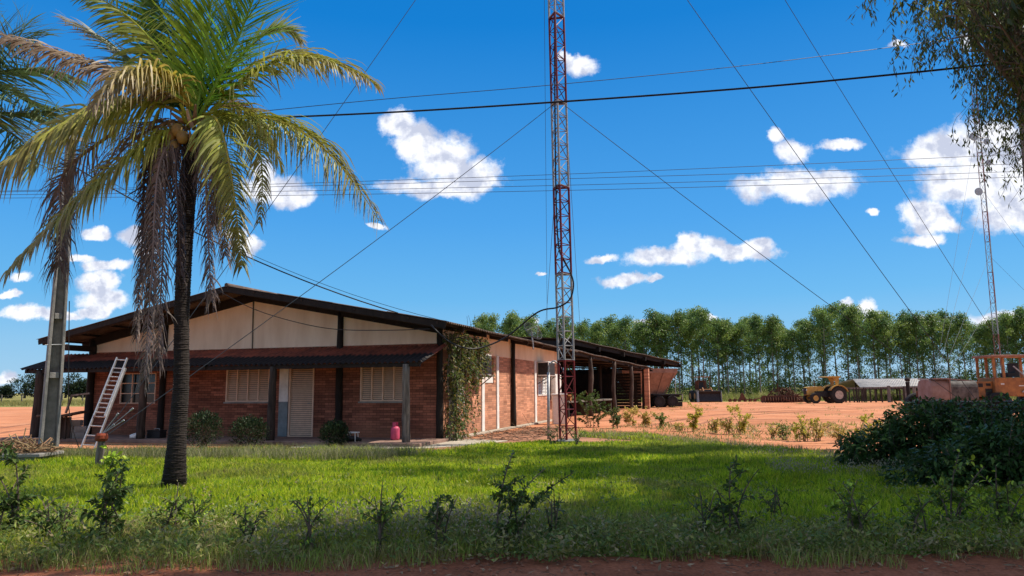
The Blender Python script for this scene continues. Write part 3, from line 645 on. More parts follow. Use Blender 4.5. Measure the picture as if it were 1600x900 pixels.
# ------------------------------------------------------------------ palms
def rachis(a, b, c, n=14): return bez(Vector(a), Vector(b) * 2 - (Vector(a) + Vector(c)) / 2, Vector(c), n)
def frond(pts, L, cols, droop, parent, nrm=None, fwd=.45, n=80, w=.035, sides=(1, 1), curl=.0, tipL=.35, start=.10, lo=None):
    """pts: rachis points; cols: (base colour, tip colour); leaflets fall by droop"""
    b = MB(); k = len(pts) - 1
    b.cc = jit(cols[2] if len(cols) > 2 else cols[0], .1)
    lo = lo or Vector((0, 0, 0))
    b.tube(pts, [.028 * (1 - i / k) + .005 for i in range(k + 1)], 5, cap=False)
    n = int(n * 1.25)
    for i in range(n):
        t = start + (1 - start) * (i + random.uniform(-.3, .3)) / n; t = min(.995, max(0, t)); q = t * k; j = min(k - 1, int(q)); fr = q - j
        p = pts[j].lerp(pts[j + 1], fr); T = (pts[j + 1] - pts[j]).normalized()
        nn = Vector(nrm) if nrm is not None else Vector((0, 0, 1))
        S = T.cross(nn)
        if S.length < .05: S = T.orthogonal()
        S.normalize(); Nn = S.cross(T).normalized()
        prof = min(1, .45 + t * 3) * (1 - max(0, (t - .55) / .45) * (1 - tipL))
        for s_ in (1, -1):
            sc = sides[0] if s_ > 0 else sides[1]
            if sc == 0 or random.random() < .03: continue
            ll = L * prof * sc * random.uniform(.65, 1.2) * LF
            d = (S * s_ * (1 - .25 * t) + T * (fwd + .5 * t) + Nn * random.gauss(.10, .2) + rv(.13)).normalized()
            kk = 5; segs = [p.copy()]; dd = d.copy()
            for m_ in range(kk):
                segs.append(segs[-1] + dd * ll / kk); dd = (dd + Vector((0, 0, -1)) * droop * random.uniform(.45, 1.35) / kk * 1.9 + rv(curl)).normalized()
            wv = T.cross(d); wv = (T * .8 + wv.normalized() * .5 + rv(.1)).normalized()
            vs = []
            for m_ in range(kk + 1):
                ww = w * (.55, 1, .95, .75, .45, .05)[m_] / 2
                vs += [segs[m_] - wv * ww, segs[m_] + wv * ww]
            base = len(b.v); ca = jit(cols[0], .18); cb = jit(cols[1], .22)
            mixer = min(1, t * .9 + random.uniform(-.1, .25))
            fs = [(2 * m_, 2 * m_ + 1, 2 * m_ + 3, 2 * m_ + 2) for m_ in range(kk)]
            b.add(vs, fs)
            for m_ in range(kk + 1):
                f_ = min(1, max(0, (mixer * .8 + m_ / kk * .45) - .32))
                cc = tuple(x * (1 - f_) + y * f_ for x, y in zip(ca, cb)); b.c[base + 2 * m_] = cc; b.c[base + 2 * m_ + 1] = cc
    return b.build('frond', FROND, parent)
LF = 1.4
GRN = (0.19, 0.36, 0.035); DGR = (0.055, 0.14, 0.03); YGR = (0.36, 0.40, 0.045); YEL_ = (0.46, 0.38, 0.055); TAN = (0.33, 0.23, 0.12); GREY = (0.31, 0.24, 0.21); DGREY = (0.13, 0.095, 0.085); PALE = (0.50, 0.42, 0.32)
pb = G(270, 768); PY = pb.y
def Q(px, py, dy=0.0): return P(px, py, PY + dy)
palm = empty('coconut_palm', pb, 'tall coconut palm with ringed dark trunk and a skirt of dead hanging fronds', 'palm tree')
def loc(pts): return [p - pb for p in pts]
tp = [Q(270, 772), Q(273, 740), Q(277, 680), Q(283, 600), Q(284, 500), Q(288, 400), Q(293, 300), Q(303, 215)]
tw = [.205, .170, .135, .118, .114, .12, .14, .125]
sp = spline(tp, 26); n = len(sp)
b = MB(); b.cc = (.13, .10, .085)
pts = []; rs = []
for i, p in enumerate(sp):
    q = i / (n - 1) * 7; j = min(6, int(q)); r_ = tw[j] * (1 - (q - j)) + tw[j + 1] * (q - j)
    pts += [p + Vector((0, 0, -.006)), p + Vector((0, 0, .010))]; rs += [r_ * random.uniform(.96, 1.0), r_ * random.uniform(1.0, 1.06)]
b.tube(loc(pts), rs, 22, wob=.035)
PALMBARK = mat('palm_trunk', (0.034, 0.026, 0.022), rough=.95, var=.5, scale=6, col2=(0.016, 0.012, 0.011), bump=.9, bscale=22, stretch=(1, 1, 5))
b.build('trunk', PALMBARK, palm)
c0 = Q(303, 195)
def fr(mid, tip, L, cols, droop, dm=0.0, dt=0.0, base=None, **k):
    bs = base or (303, 195)
    frond(loc(rachis(Q(*bs), Q(*mid, dm), Q(*tip, dt))), L, cols, droop, palm, **k)
cam_n = (0, -1, .3)
# living crown
fr((322, 80), (338, -90), .85, ((.26, .42, .03), (0.30, .46, .04)), .05, nrm=cam_n, n=110, fwd=.75, dm=.2, w=.060)
fr((265, 60), (215, -90), .80, (DGR, GRN), .08, nrm=cam_n, n=95, fwd=.7, dm=.7, dt=.7, w=.055)
fr((300, 70), (290, -110), .8, (DGR, DGR), .1, nrm=(.4, -1, .2), n=80, fwd=.8, dm=.9, dt=1.3, w=.04)
fr((378, 45), (425, -100), .75, ((0.22, .42, .03), GRN), .1, nrm=cam_n, n=100, fwd=.7, dm=-.2, dt=-.2, w=.058)
fr((345, 60), (385, -110), .75, (DGR, GRN), .1, nrm=(-.4, -1, .2), n=80, fwd=.8, dm=.7, dt=1.3)
fr((230, 55), (128, -12), .55, (YGR, DGR), .5, dm=.3, dt=.3, nrm=(0.2, -1, .6), n=85, fwd=.3, curl=.04)
fr((200, 90), (100, 30), .5, (DGR, GREY), .4, dm=1.0, dt=1.5, n=70)
fr((412, 92), (515, 100), .52, (YGR, PALE), .45, dm=.4, dt=.8, nrm=(0, -.6, 1), n=85)
fr((405, 60), (470, 62), .45, (GRN, PALE), .2, dm=.8, dt=1.2, n=70)
fr((445, 92), (588, 132), .58, (YGR, TAN), 1.0, dm=-.3, dt=-.5, n=100, nrm=(0, -.5, 1), base=(318, 190), curl=.03)
fr((470, 205), (592, 345), .72, (YGR, GREY, YEL_), 1.4, dm=-.2, dt=-.4, n=110, nrm=(0, -.6, 1), base=(335, 190), curl=.04, sides=(1, .8))
fr((150, 172), (-45, 300), .98, (YGR, TAN, YEL_), 1.6, dm=-.5, dt=-1.0, n=120, nrm=(0, -.5, 1), base=(285, 178), w=.038)
fr((165, 105), (-45, 42), .60, (TAN, DGREY, YEL_), 1.3, dm=-.2, dt=-.4, n=115, nrm=(0, -.3, 1), base=(295, 165), curl=.05)
fr((222, 108), (148, 165), .62, (YEL_, GREY, YEL_), 1.5, dm=-1.0, dt=-1.7, n=95, base=(300, 165), nrm=(0, 0, 1), curl=.05, w=.04)
fr((180, 262), (10, 425), .62, (YGR, GREY), 1.5, dm=-.4, dt=-.8, n=115, base=(285, 195), nrm=(0, -.4, 1), curl=.05)
fr((352, 225), (378, 420), .55, (YGR, DGREY, YEL_), 1.1, dm=-1.1, dt=-1.5, n=110, nrm=(0, -1, .3), base=(325, 185), curl=.07, w=.045)
fr((395, 205), (405, 350), .42, (YGR, GREY), 1.3, dm=-.4, dt=-.4, n=70, nrm=(0, -1, .3), curl=.06, base=(315, 180))
fr((215, 215), (120, 330), .6, (TAN, GREY), 1.5, dm=.4, dt=.4, n=90, curl=.06)
fr((380, 170), (440, 260), .5, (TAN, YGR), 1.2, dm=.8, dt=1.2, n=80, curl=.05)
# dead skirt
for mid, tip, L, dm, cols in (((100, 270), (92, 415), .6, -.1, (GREY, DGREY)), ((232, 240), (212, 530), .30, .3, (DGREY, GREY)), ((262, 260), (246, 560), .42, -.3, (GREY, DGREY)),
                              ((250, 255), (225, 590), .40, -.45, (GREY, GREY)), ((320, 260), (330, 470), .38, -.2, (GREY, DGREY)), ((345, 255), (352, 400), .42, .1, (GREY, TAN)),
                              ((238, 250), (236, 470), .5, .1, (DGREY, DGREY)),
                              ((275, 250), (283, 430), .35, -.35, (DGREY, DGREY)), ((255, 240), (222, 440), .5, .2, (GREY, DGREY)), ((345, 250), (335, 350), .4, -.1, (GREY, TAN))):
    bs = (290, 205) if mid[0] < 300 else (312, 205)
    if mid[0] == 100: bs = (180, 205)
    frond(loc(spline([Q(*bs), Q(mid[0], mid[1], dm), Q((mid[0] + tip[0]) / 2, (mid[1] + tip[1]) / 2, dm * 1.1), Q(*tip, dm)], 5)), L, cols, 2.6, palm, n=85, nrm=(random.uniform(-.3, .3), -1, .2), curl=.22, fwd=.8, w=.030, start=.12, tipL=.7)
# stubs, fibre, coconuts
b = MB(); b.cc = TAN
for i in range(26):
    a = random.uniform(0, 6.28); z = random.uniform(-.55, .1); q0 = c0 + Vector((math.cos(a) * .1, math.sin(a) * .1, z)); q1 = q0 + Vector((math.cos(a) * .25, math.sin(a) * .25, random.uniform(.05, .3)))
    b.cc = jit(random.choice([TAN, YGR, PALE, DGREY]), .2); b.tube(loc([q0, (q0 + q1) / 2 + Vector((0, 0, -.03)), q1]), [.045, .035, .02], 6)
b.build('frond_stubs', STRAW, palm)
COCO = mat('coconut_husk', (0.30, 0.20, 0.05), rough=.5, var=.3, scale=10, col2=(0.20, 0.12, 0.04))
for (px, py, dy) in ((277, 203, -.28), (268, 212, -.2), (285, 214, -.3), (262, 262, -.18), (272, 230, -.22), (340, 215, -.2)):
    b = MB(); b.lathe([(.01, -.12), (.06, -.10), (.09, -.04), (.092, .03), (.06, .09), (.01, .115)], (0, 0, 0), n=12); o = b.build('coconut', COCO, palm, smooth=True); o.location = Q(px, py, dy) - pb
# second palm beyond the left edge
p2 = XG(-95, 16.5)
palm2 = empty('coconut_palm', p2, 'green palm at the left edge of the photo, only its frond tips in view', 'palm tree')
def Q2(px, py, dy=0): return P(px, py, 16.5 + dy) - p2
b = MB(); b.tube(spline([Vector((0, 0, 0)), Vector((.05, 0, 2)), Q2(-90, 150)], 8), .16, 12, wob=.05); b.build('trunk', PALMBARK, palm2)
GG = (0.10, 0.17, 0.055)
for mid, tip, nm in (((-10, 175), (95, 170), None), ((20, 210), (60, 260), (0, -.5, 1)), ((-20, 120), (40, 40), cam_n), ((10, 110), (110, 120), None), ((-60, 60), (-40, -60), cam_n), ((-170, 120), (-260, 220), None), ((-140, 60), (-200, 20), cam_n), ((0, 140), (100, 200), (0, -.3, 1)), ((-30, 80), (60, 60), cam_n)):
    frond(rachis(Q2(-90, 150), Q2(*mid), Q2(*tip, -.3)), .85, (GG, (0.15, .22, .08)), .35, palm2, n=70, nrm=nm, w=.04, tipL=.6)

# ------------------------------------------------------------------ masts and poles
def lattice(root, base, zs, side, paints, r=.034, rung=.42, lean=Vector((0, 0, 0)), rot=.35):
    for i in range(len(zs) - 1):
        z0, z1 = zs[i], zs[i + 1]; b = MB()
        c = [Vector((math.cos(rot + k * 2.094) * side * .577, math.sin(rot + k * 2.094) * side * .577, 0)) for k in range(3)]
        ln = lambda z: lean * (z / zs[-1])
        for k in range(3):
            b.tube([c[k] + Vector((0, 0, z0)) + ln(z0), c[k] + Vector((0, 0, z1)) + ln(z1)], r, 6)
            nr = max(1, int((z1 - z0) / rung)); k2 = (k + 1) % 3
            for m_ in range(nr):
                za = z0 + (z1 - z0) * m_ / nr; zb = z0 + (z1 - z0) * (m_ + 1) / nr
                A, B = (c[k], c[k2]) if m_ % 2 else (c[k2], c[k])
                b.tube([A + Vector((0, 0, za)) + ln(za), B + Vector((0, 0, zb)) + ln(zb)], r * .4, 5, cap=False)
                b.tube([c[k] + Vector((0, 0, zb)) + ln(zb), c[k2] + Vector((0, 0, zb)) + ln(zb)], r * .4, 5, cap=False)
            for z in (z0 + .02, z1 - .02): b.bar(c[k] + Vector((0, 0, z)) + ln(z), c[k2] + Vector((0, 0, z)) + ln(z), .05, .02)
        o = b.build('mast_section', paints[i % 2], root)
tb = XG(887, 21.8)
mast = empty('lattice_mast', tb, 'slim red and white guyed lattice mast standing on the lawn beside the house', 'mast')
def zat(py, Y=21.8, px=880): return P(px, py, Y).z
zs = [0, zat(563), zat(428), zat(292), zat(160), zat(25)]
while zs[-1] < 29: zs.append(zs[-1] + 2.7)
lean = (P(868, 0, 21.8) - tb); leanv = Vector((lean.x, 0, 0)) / lean.z * zs[-1]
lattice(mast, tb, zs, .46, (REDST, WHST), lean=leanv)
b = MB(); b.lathe([(.34, -.05), (.34, .06), (.30, .09)], (0, 0, 0), n=16); b.build('footing', CONC, mast)
# coaxial cable down the mast and across to the house
cp = [P(866, -40, 21.7), P(867, 150, 21.7), P(869, 310, 21.62), P(873, 385, 21.6), P(881, 405, 21.55), P(893, 430, 21.5), P(896, 448, 21.5), P(890, 468, 21.5), P(872, 480, 21.5), P(840, 488, 21.7), P(795, 524, 21.9), P(762, 540, 21.8), P(735, 545, 21.5), P(705, 536, 21.1), P(684, 519, 20.8), P(674, 508, 20.9)]
b = MB(); b.tube(spline(cp, 8), .024, 7); o = b.build('coaxial_cable', CABLE, smooth=True); tag(o, 'thick black cable running down the lattice mast and sagging across to the house roof', 'cable')
def mastpt(py, dx=0):
    q = P(870, py, 21.8); z = q.z; return tb + Vector((leanv.x * z / zs[-1] + dx, 0, z))
def wire(pts, r, name, label, cat, m=WIRE, group=None, n=5):
    b = MB(); b.tube(pts, r, n, cap=False); o = b.build(name, m); return tag(o, label, cat, group)
anc = P(156, 688, 15.4); GRP = 'steel guy wires of the lattice mast'
def sag(a, b_, s, n=16):
    return [a.lerp(b_, i / n) - Vector((0, 0, s * 4 * (i / n) * (1 - i / n))) for i in range(n + 1)]
ancr = P(1553, 674, 25); ancr.z = .3
ancR = XG(1630, 41); ancR.z = .2
wire(sag(mastpt(165, -.2), anc, .12), .009, 'guy_wire', 'lower left guy wire from the mast across the gable to the rusty topped post', 'guy wire', group=GRP)
wire(sag(mastpt(-298, -.2), anc, .25), .008, 'guy_wire', 'faint upper left guy wire passing behind the palm crown to the anchor post', 'guy wire', group=GRP)
wire(sag(mastpt(165, .2), ancr, .12), .010, 'guy_wire', 'lowest of the right hand guy wires, leaving the mast below the power cable', 'guy wire', group=GRP)
wire(sag(mastpt(-298, .2), ancr, .3), .011, 'guy_wire', 'middle right hand guy wire crossing the sky left of the last one', 'guy wire', group=GRP)
wire(sag(mastpt(-604, .2), ancR, .4), .012, 'guy_wire', 'rightmost and steepest guy wire crossing the sky left of the hanging branches', 'guy wire', group=GRP)
hr = P(855, 503, 40)
wire(sag(mastpt(-298, -.25), hr, .05), .008, 'guy_wire', 'near vertical guy wire just left of the mast, farther of the pair', 'guy wire', group=GRP)
wire(sag(mastpt(312, -.2), P(853, 503, 38), .02), .008, 'guy_wire', 'short near vertical wire joining the mast to the roof behind', 'guy wire', group=GRP)
wire(sag(mastpt(165, .22), P(907, 520, 42), .05), .008, 'guy_wire', 'near vertical guy wire just right of the mast', 'guy wire', group=GRP)
# insulator post on the roof where the back guys land
# anchor post of the left guys
ap = XG(154, 15.4)
r = empty('anchor_post', ap, 'weathered stub post with a rusty red cap holding the guy wires', 'post')
b = MB(); rough_post(b, 0, 0, 0, .62, .075, .02); b.build('stub', GREYWOOD, r, smooth=True)
b = MB(); b.lathe([(.10, 0), (.125, .05), (.12, .12), (.09, .16)], (0.02, 0, .56), n=14); b.build('cap', mat('rust_red_cap', (.26, .05, .02), rough=.8, var=.4, scale=20), r)
b = MB()
for dx_, dz_ in ((.32, .42), (.45, .28), (.62, .52), (.25, .2)): b.tube([(0.02, 0, .7), (dx_, .02, .7 + dz_)], .008, 5); b.tube([(dx_ * .9, .02, .7 + dz_ * .9), (dx_, .02, .7 + dz_)], .018, 6)
b.build('turnbuckles', GALV, r)
# utility pole, concrete H section
up = XG(74, 18.2)
r = empty('utility_pole', up, 'tapering concrete utility pole with a recessed web, half hidden by dead palm fronds', 'utility pole', rz=.68)
zt = 8.6; bw, tw_ = .205, .10
b = MB()
def taper(b, x0, x1, y0, y1, xt0, xt1, yt0, yt1, za, zb):
    b.add([(x0, y0, za), (x1, y0, za), (x1, y1, za), (x0, y1, za), (xt0, yt0, zb), (xt1, yt0, zb), (xt1, yt1, zb), (xt0, yt1, zb)], [(3, 2, 1, 0), (4, 5, 6, 7), (0, 1, 5, 4), (1, 2, 6, 5), (2, 3, 7, 6), (3, 0, 4, 7)])
for s_ in (-1, 1):
    x = sorted((s_ * bw, s_ * (bw - .065))); xt = sorted((s_ * tw_, s_ * (tw_ - .05))); taper(b, x[0], x[1], -.19, .13, xt[0], xt[1], -.12, .08, 0, zt)
taper(b, -bw + .066, bw - .066, .04, .07, -tw_ + .051, tw_ - .051, .03, .055, 0, zt - .01)
z = 1.9
while z < zt:
    q = 1 - z / zt; w_ = tw_ + (bw - tw_) * q - .08
    b.bb(-w_, w_, -.15 + .012 * z, .035 - .004 * z, z, z + .14); z += 1.45
b.build('shaft', CONC, r, bevel=.008)
for z in (2.7, 6.2): b = MB(); b.tube([(-.24, -.15, z), (.24, -.15, z + .03)], .012, 5); b.build('pole_band', GALV, r)
b = MB()
b.tube(spline([Vector((.2, -.14, 3.8)), Vector((.28, -.2, 2.2)), Vector((.36, -.3, 1.0)), Vector((.62, -.5, .1))], 6), .012, 5); b.build('earth_wire', CABLE, r)
b = MB(); b.bb(-.35, .35, -.22, -.16, 7.9, 8.0); b.lathe([(.05, 0), (.06, .04), (.04, .08), (.05, .12)], (-.28, -.19, 8.001), n=10); b.lathe([(.05, 0), (.06, .04), (.04, .08), (.05, .12)], (.28, -.19, 8.001), n=10); b.build('bracket', GALV, r)
# power lines
wire(spline([P(92, 196, 18), P(345, 187, 17.2), P(600, 176, 16.6), P(860, 160, 16), P(1150, 139, 15.4), P(1400, 116, 14.8), P(1700, 84, 14)], 10), .022, 'power_cable', 'thick twisted black power cable crossing the sky in front of the mast', 'power line', CABLE, n=7)
wire(spline([P(96, 202, 18.3), P(345, 180, 19), P(600, 155, 19.5), P(860, 133, 20.2), P(1150, 104, 21), P(1435, 68, 21.8), P(1700, 30, 22.5)], 10), .010, 'power_cable', 'single thin black line above the thick twisted power cable', 'power line')
for i, (yl, ym, yr) in enumerate(((300, 273, 240), (301, 280, 256), (305, 290, 268), (310, 298, 277))):
    wire(spline([P(-60, yl, 60), P(400, (yl + ym) / 2 + 2, 60), P(860, ym, 58), P(1230, (ym + yr) / 2 + 1, 57), P(1700, yr - 4, 56)], 6), .020, 'distribution_line', ('topmost', 'second from the top', 'third from the top', 'lowest')[i] + ' of the four thin parallel lines crossing behind the mast', 'power line', group='thin parallel power lines behind the mast')
wire(sag(P(92, 246, 18.0), P(622, 489, 21.4), .35), .018, 'service_cable', 'dark service cable dropping from the palm side to the house roof', 'power line', CABLE)
wire(sag(P(94, 236, 18.2), P(688, 500, 21.0), .5), .007, 'service_cable', 'very thin cable dropping toward the right roof corner beside the dark service cable', 'power line', CABLE)
wire(spline([P(338, 452, 21.8), P(390, 480, 21.5), P(450, 500, 21.3), P(520, 514, 21.2), P(600, 516, 21), P(672, 514, 20.6)], 6), .012, 'sagging_cable', 'thin cable sagging across the shaded cream gable', 'cable', CABLE)
# far mast
fb = XG(1566, 92)
fm = empty('lattice_mast', fb, 'far thin radio mast with small dish antennas rising behind the eucalyptus row', 'mast')
ft_ = P(1522, 130, 92); fl = Vector((ft_.x - fb.x, 0, 0)); fz = [i * 3.9 for i in range(11)]
fzs = [z for z in fz if z < ft_.z] + [ft_.z]
lattice(fm, fb, fzs, .62, (WHST, mat('faded_red_paint', (.30, .12, .10), rough=.6)), r=.045, rung=1.1, lean=fl)
def fmp(py):
    q = P(1540, py, 92); return Vector((fl.x * q.z / ft_.z, 0, q.z))
for py, rr, s_ in ((214, .55, -1), (300, .5, -1), (222, .4, 1), (255, .4, 1)):
    b = MB(); q = fmp(py); b.lathe([(rr, 0), (rr, .12), (rr * .6, .3), (.05, .4)], q + Vector((s_ * .8, -.3, 0)), axis='y', n=16); b.tube([q, q + Vector((s_ * .8, 0, 0))], .05, 6); b.build('antenna', GALV, fm)
b = MB(); q = fmp(215)
for k in (-1.3, 1.2, -.6): b.tube([q + Vector((k, 0, -.7)), q + Vector((k, 0, .9))], .06, 6)
b.tube([q + Vector((-1.3, 0, 0)), q + Vector((1.2, 0, 0))], .05, 6); b.build('antenna_frame', GALV, fm)
FARW = mat('far_wire', (.16, .18, .20), rough=.6)
fa = ((1320, 60), (1420, 75), (1760, 80), (1690, 60))
k = 0
for i, (px, Yb) in enumerate(((1455, 74), (1770, 84))):
    for py in (190, 300, 400, 470)[:3 + (i == 0)]:
        a_ = fb + fmp(py); e_ = XG(px, Yb)
        nm = {190: 'topmost', 300: 'second', 400: 'third', 470: 'lowest'}[py]
        wire([a_, e_], .014, 'guy_wire', nm + (' faint left guy wire' if i == 0 else ' faint right guy wire') + ' of the far radio mast', 'guy wire', FARW, 'guy wires of the far radio mast')

# ------------------------------------------------------------------ sheds behind the house
E0 = P(893, 546, 38); E1 = P(1021, 575.5, 57); ed = (E1 - E0); edh = Vector((ed.x, ed.y, 0)).normalized(); en = Vector((-edh.y, edh.x, 0))
def shed_roof(name, a, b_, depth, rise, parent, m, o0):
    d = (b_ - a); L_ = d.length; n = int(L_ / .177 * 4); vs = []; fs = []
    for k in range(n + 1):
        q = a + d * k / n - o0; w = .025 * math.cos(k / 4 * 2 * math.pi) + .02 * math.sin(k * .05)
        for s_ in (0, .5, 1):
            for dz in (0, -.012): vs.append(q + en * depth * s_ + Vector((0, 0, rise * s_ + w + dz + .01 * math.sin(s_ * 5 + k * .02))))
    for k in range(n):
        x = k * 6; y = x + 6
        for s_ in (0, 2): fs += [(x + s_, y + s_, y + s_ + 2, x + s_ + 2), (x + s_ + 1, x + s_ + 3, y + s_ + 3, y + s_ + 1)]
        fs += [(x, x + 1, y + 1, y), (x + 4, y + 4, y + 5, x + 5)]
    bb_ = MB(); bb_.add(vs, fs); return bb_.build(name, m, parent)
shed = empty('open_shed', Vector((E0.x, E0.y, 0)), 'low open lean-to shed on crooked log posts behind the house', 'shed'); so_ = shed.location.copy()
MIDWOOD = mat('half_weathered_wood', (0.11, 0.08, 0.065), rough=.9, var=.5, scale=10, bump=.4, stretch=(1, 1, .15))
shed_roof('roof', E0, E1, 7.5, .45, shed, OLDSHEET, so_)
b = MB()
for s_ in (.25, 3.5, 7.2): b.bar(E0 + en * s_ + Vector((0, 0, -.12 + .06 * s_)) - so_, E1 + en * s_ + Vector((0, 0, -.12 + .06 * s_)) - so_, .12, .16)
for t_ in (0.02, .2, .4, .6, .8, .98): q = E0.lerp(E1, t_); b.bar(q + Vector((0, 0, -.2)) - so_, q + en * 7.4 + Vector((0, 0, .22)) - so_, .08, .12)
b.build('beams', BLACKWOOD, shed)
def along(px):                               # ground point under the eave at bearing px
    best = min(range(2000), key=lambda i: abs(((lambda w: (w - EYE).dot(_r) / (w - EYE).dot(_f) * F + 800)(E0.lerp(E1, i / 1999))) - px)); return E0.lerp(E1, best / 1999)
for px in (927, 963, 990):
    q = along(px) + en * .2; b = MB(); n_ = 8
    pts = [Vector((q.x + .04 * math.sin(i * .8 + px) - so_.x, q.y - so_.y, (q.z - .1) * i / n_)) for i in range(n_ + 1)]
    b.tube(pts, [.13 * random.uniform(.85, 1.15) for _ in pts], 9, wob=.05); b.build('post', MIDWOOD, shed, smooth=True)
q = along(1012) + en * .1
b = MB(); b.box((q.x - so_.x, q.y - so_.y, (q.z - .12) / 2), (.34, .34, q.z - .12), Matrix.Rotation(-.35, 3, 'Z')); p_ = b.build('brick_pier', BRICKY, shed)
b = MB(); b.tube([q - so_ + Vector((-.28, .1, -q.z)), q - so_ + Vector((-.2, .1, -.15))], .11, 8, wob=.06); b.build('post', BLACKWOOD, shed)
for t_ in (.05, .3, .55, .8, .97):
    q = E0.lerp(E1, t_) + en * 7.2; b = MB(); b.tube([Vector((q.x - so_.x, q.y - so_.y, 0)), Vector((q.x - so_.x, q.y - so_.y, q.z + .3))], .12, 8); b.build('post', BLACKWOOD, shed)
b = MB()                                     # board walls at the back, black to stand for interior shade
for t0, t1, zz in ((.08, .55, 2.6), (.6, .97, 2.2)):
    a_ = E0.lerp(E1, t0) + en * 6.9; c_ = E0.lerp(E1, t1) + en * 6.9; n_ = 26
    for i in range(n_):
        q = a_.lerp(c_, (i + .5) / n_) - so_; w_ = (c_ - a_).length / n_
        b.box((q.x, q.y, zz / 2), (w_ * .97, .03, zz + random.uniform(-.05, .05)), Matrix.Rotation(math.atan2(edh.y, edh.x), 3, 'Z'))
b.build('board_wall', BLACKWOOD, shed)
b = MB()                                     # horizontal planks closing the far end, black as interior shade
q0 = E0.lerp(E1, .93) + en * .7; q1 = q0 + en * 6.3
for i in range(12):
    a_ = Vector((q0.x - so_.x, q0.y - so_.y, .12 + i * .22)); c_ = Vector((q1.x - so_.x, q1.y - so_.y, .12 + i * .22)); b.bar(a_, c_, .03, .20)
b.build('plank_wall', BLACKWOOD, shed); b = MB()
q0 = E0.lerp(E1, .42) + en * 2.6; q1 = q0 + en * 4.2
for i in range(11):
    a_ = Vector((q0.x - so_.x, q0.y - so_.y, .12 + i * .22)); c_ = Vector((q1.x - so_.x, q1.y - so_.y, .12 + i * .22)); b.bar(a_, c_, .03, .20)
b.build('plank_wall', BLACKWOOD, shed)  # extra plank wall added in black so the lean-to interior looks shaded
# second, higher roof farther back
U0 = P(893, 529.5, 46); U1 = P(1065, 566.5, 64)
sh2 = empty('tall_shed', Vector((U0.x, U0.y, 0)), 'taller dark machine shed whose long roof edge shows above the lean-to', 'shed'); s2 = sh2.location.copy()
en_o = en; ud = (U1 - U0); ed2 = Vector((ud.x, ud.y, 0)).normalized(); en = Vector((-ed2.y, ed2.x, 0))
shed_roof('roof', U0, U1, 12, .9, sh2, OLDSHEET, s2)
b = MB()
for s_ in (.3, 4, 8, 11.7): b.bar(U0 + en * s_ + Vector((0, 0, -.18 + .075 * s_)) - s2, U1 + en * s_ + Vector((0, 0, -.18 + .075 * s_)) - s2, .15, .25)
for t_ in (0.01, .2, .4, .6, .8, .99): q = U0.lerp(U1, t_); b.bar(q + Vector((0, 0, -.3)) - s2, q + en * 11.8 + Vector((0, 0, .6)) - s2, .12, .3)
b.build('beams', BLACKWOOD, sh2)
for t_ in (.03, .35, .67, .97):
    for s_ in (1.5, 11.5):
        q = U0.lerp(U1, t_) + en * s_; b = MB(); b.tube([Vector((q.x - s2.x, q.y - s2.y, 0)), Vector((q.x - s2.x, q.y - s2.y, q.z - .2 + .07 * s_))], .14, 8); b.build('post', BLACKWOOD, sh2)
b = MB()
a_ = U0.lerp(U1, .02) + en * 11; c_ = U0.lerp(U1, .8) + en * 11
for i in range(30):
    q = a_.lerp(c_, (i + .5) / 30) - s2; b.box((q.x, q.y, 1.7), ((c_ - a_).length / 30 * .97, .03, 3.4), Matrix.Rotation(math.atan2(ed2.y, ed2.x), 3, 'Z'))
a_ = U0.lerp(U1, .55) + en * 2; c_ = U0.lerp(U1, .55) + en * 10.5
for i in range(20):
    q = a_.lerp(c_, (i + .5) / 20) - s2; b.box((q.x, q.y, 1.5), (.03, (c_ - a_).length / 20 * .97, 3.0), Matrix.Rotation(math.atan2(ed2.y, ed2.x), 3, 'Z'))
b.build('board_wall', BLACKWOOD, sh2)  # boards coloured black so the inside of the shed reads as shade
en = en_o
# workbench and clutter under the lean-to
q = along(948) + en * 1.2; ang = math.atan2(edh.y, edh.x)
r = empty('workbench', Vector((q.x, q.y, 0)), 'long rough plank workbench in the shade of the lean-to', 'workbench', rz=ang)
b = MB(); b.bb(-5, 4.5, -.4, .4, .78, .86); b.build('top', GREYWOOD, r)
for x in (-4.7, -1.5, 1.5, 4.2): b = MB(); b.bb(x - .06, x + .06, -.3, .3, 0, .779); b.build('leg', DARKWOOD, r)
def on_bench(x, z=.861): return Vector((q.x, q.y, z)) + edh * x
for x, h_, lab in ((-3.6, .35, 'small orange engine part on the left end of the workbench'), (.3, .3, 'brown wedge shaped machine part on the workbench between two posts')):
    b = MB(); b.prism([(-.3, 0), (.35, 0), (.3, .12), (-.1, h_), (-.25, h_ * .8)], -.12, .12, 'y'); b.tube([(-.1, 0, h_ * .5), (-.9, 0, h_ * 1.9)], .03, 6)
    o = b.build('machine_part', RUST if x > 0 else ORG); o.location = on_bench(x); o.rotation_euler[2] = ang; tag(o, lab, 'machine part')
for i, (x, y_, lab) in enumerate(((-3.5, 1.6, 'dark oil drum in the shade under the left of the lean-to'), (-2.6, 2.4, 'second dark oil drum deeper under the lean-to'), (3.0, 1.9, 'dark oil drum under the right of the lean-to'))):
    qq = Vector((q.x, q.y, 0)) + edh * x + en * y_; b = MB(); b.lathe([(.28, 0), (.29, .02), (.28, .28), (.295, .30), (.28, .32), (.28, .58), (.295, .6), (.28, .62), (.29, .86), (.27, .88)], (0, 0, 0), n=18); o = b.build('oil_drum', DARKST, smooth=False); o.location = qq; tag(o, lab, 'drum', 'oil drums under the lean-to')
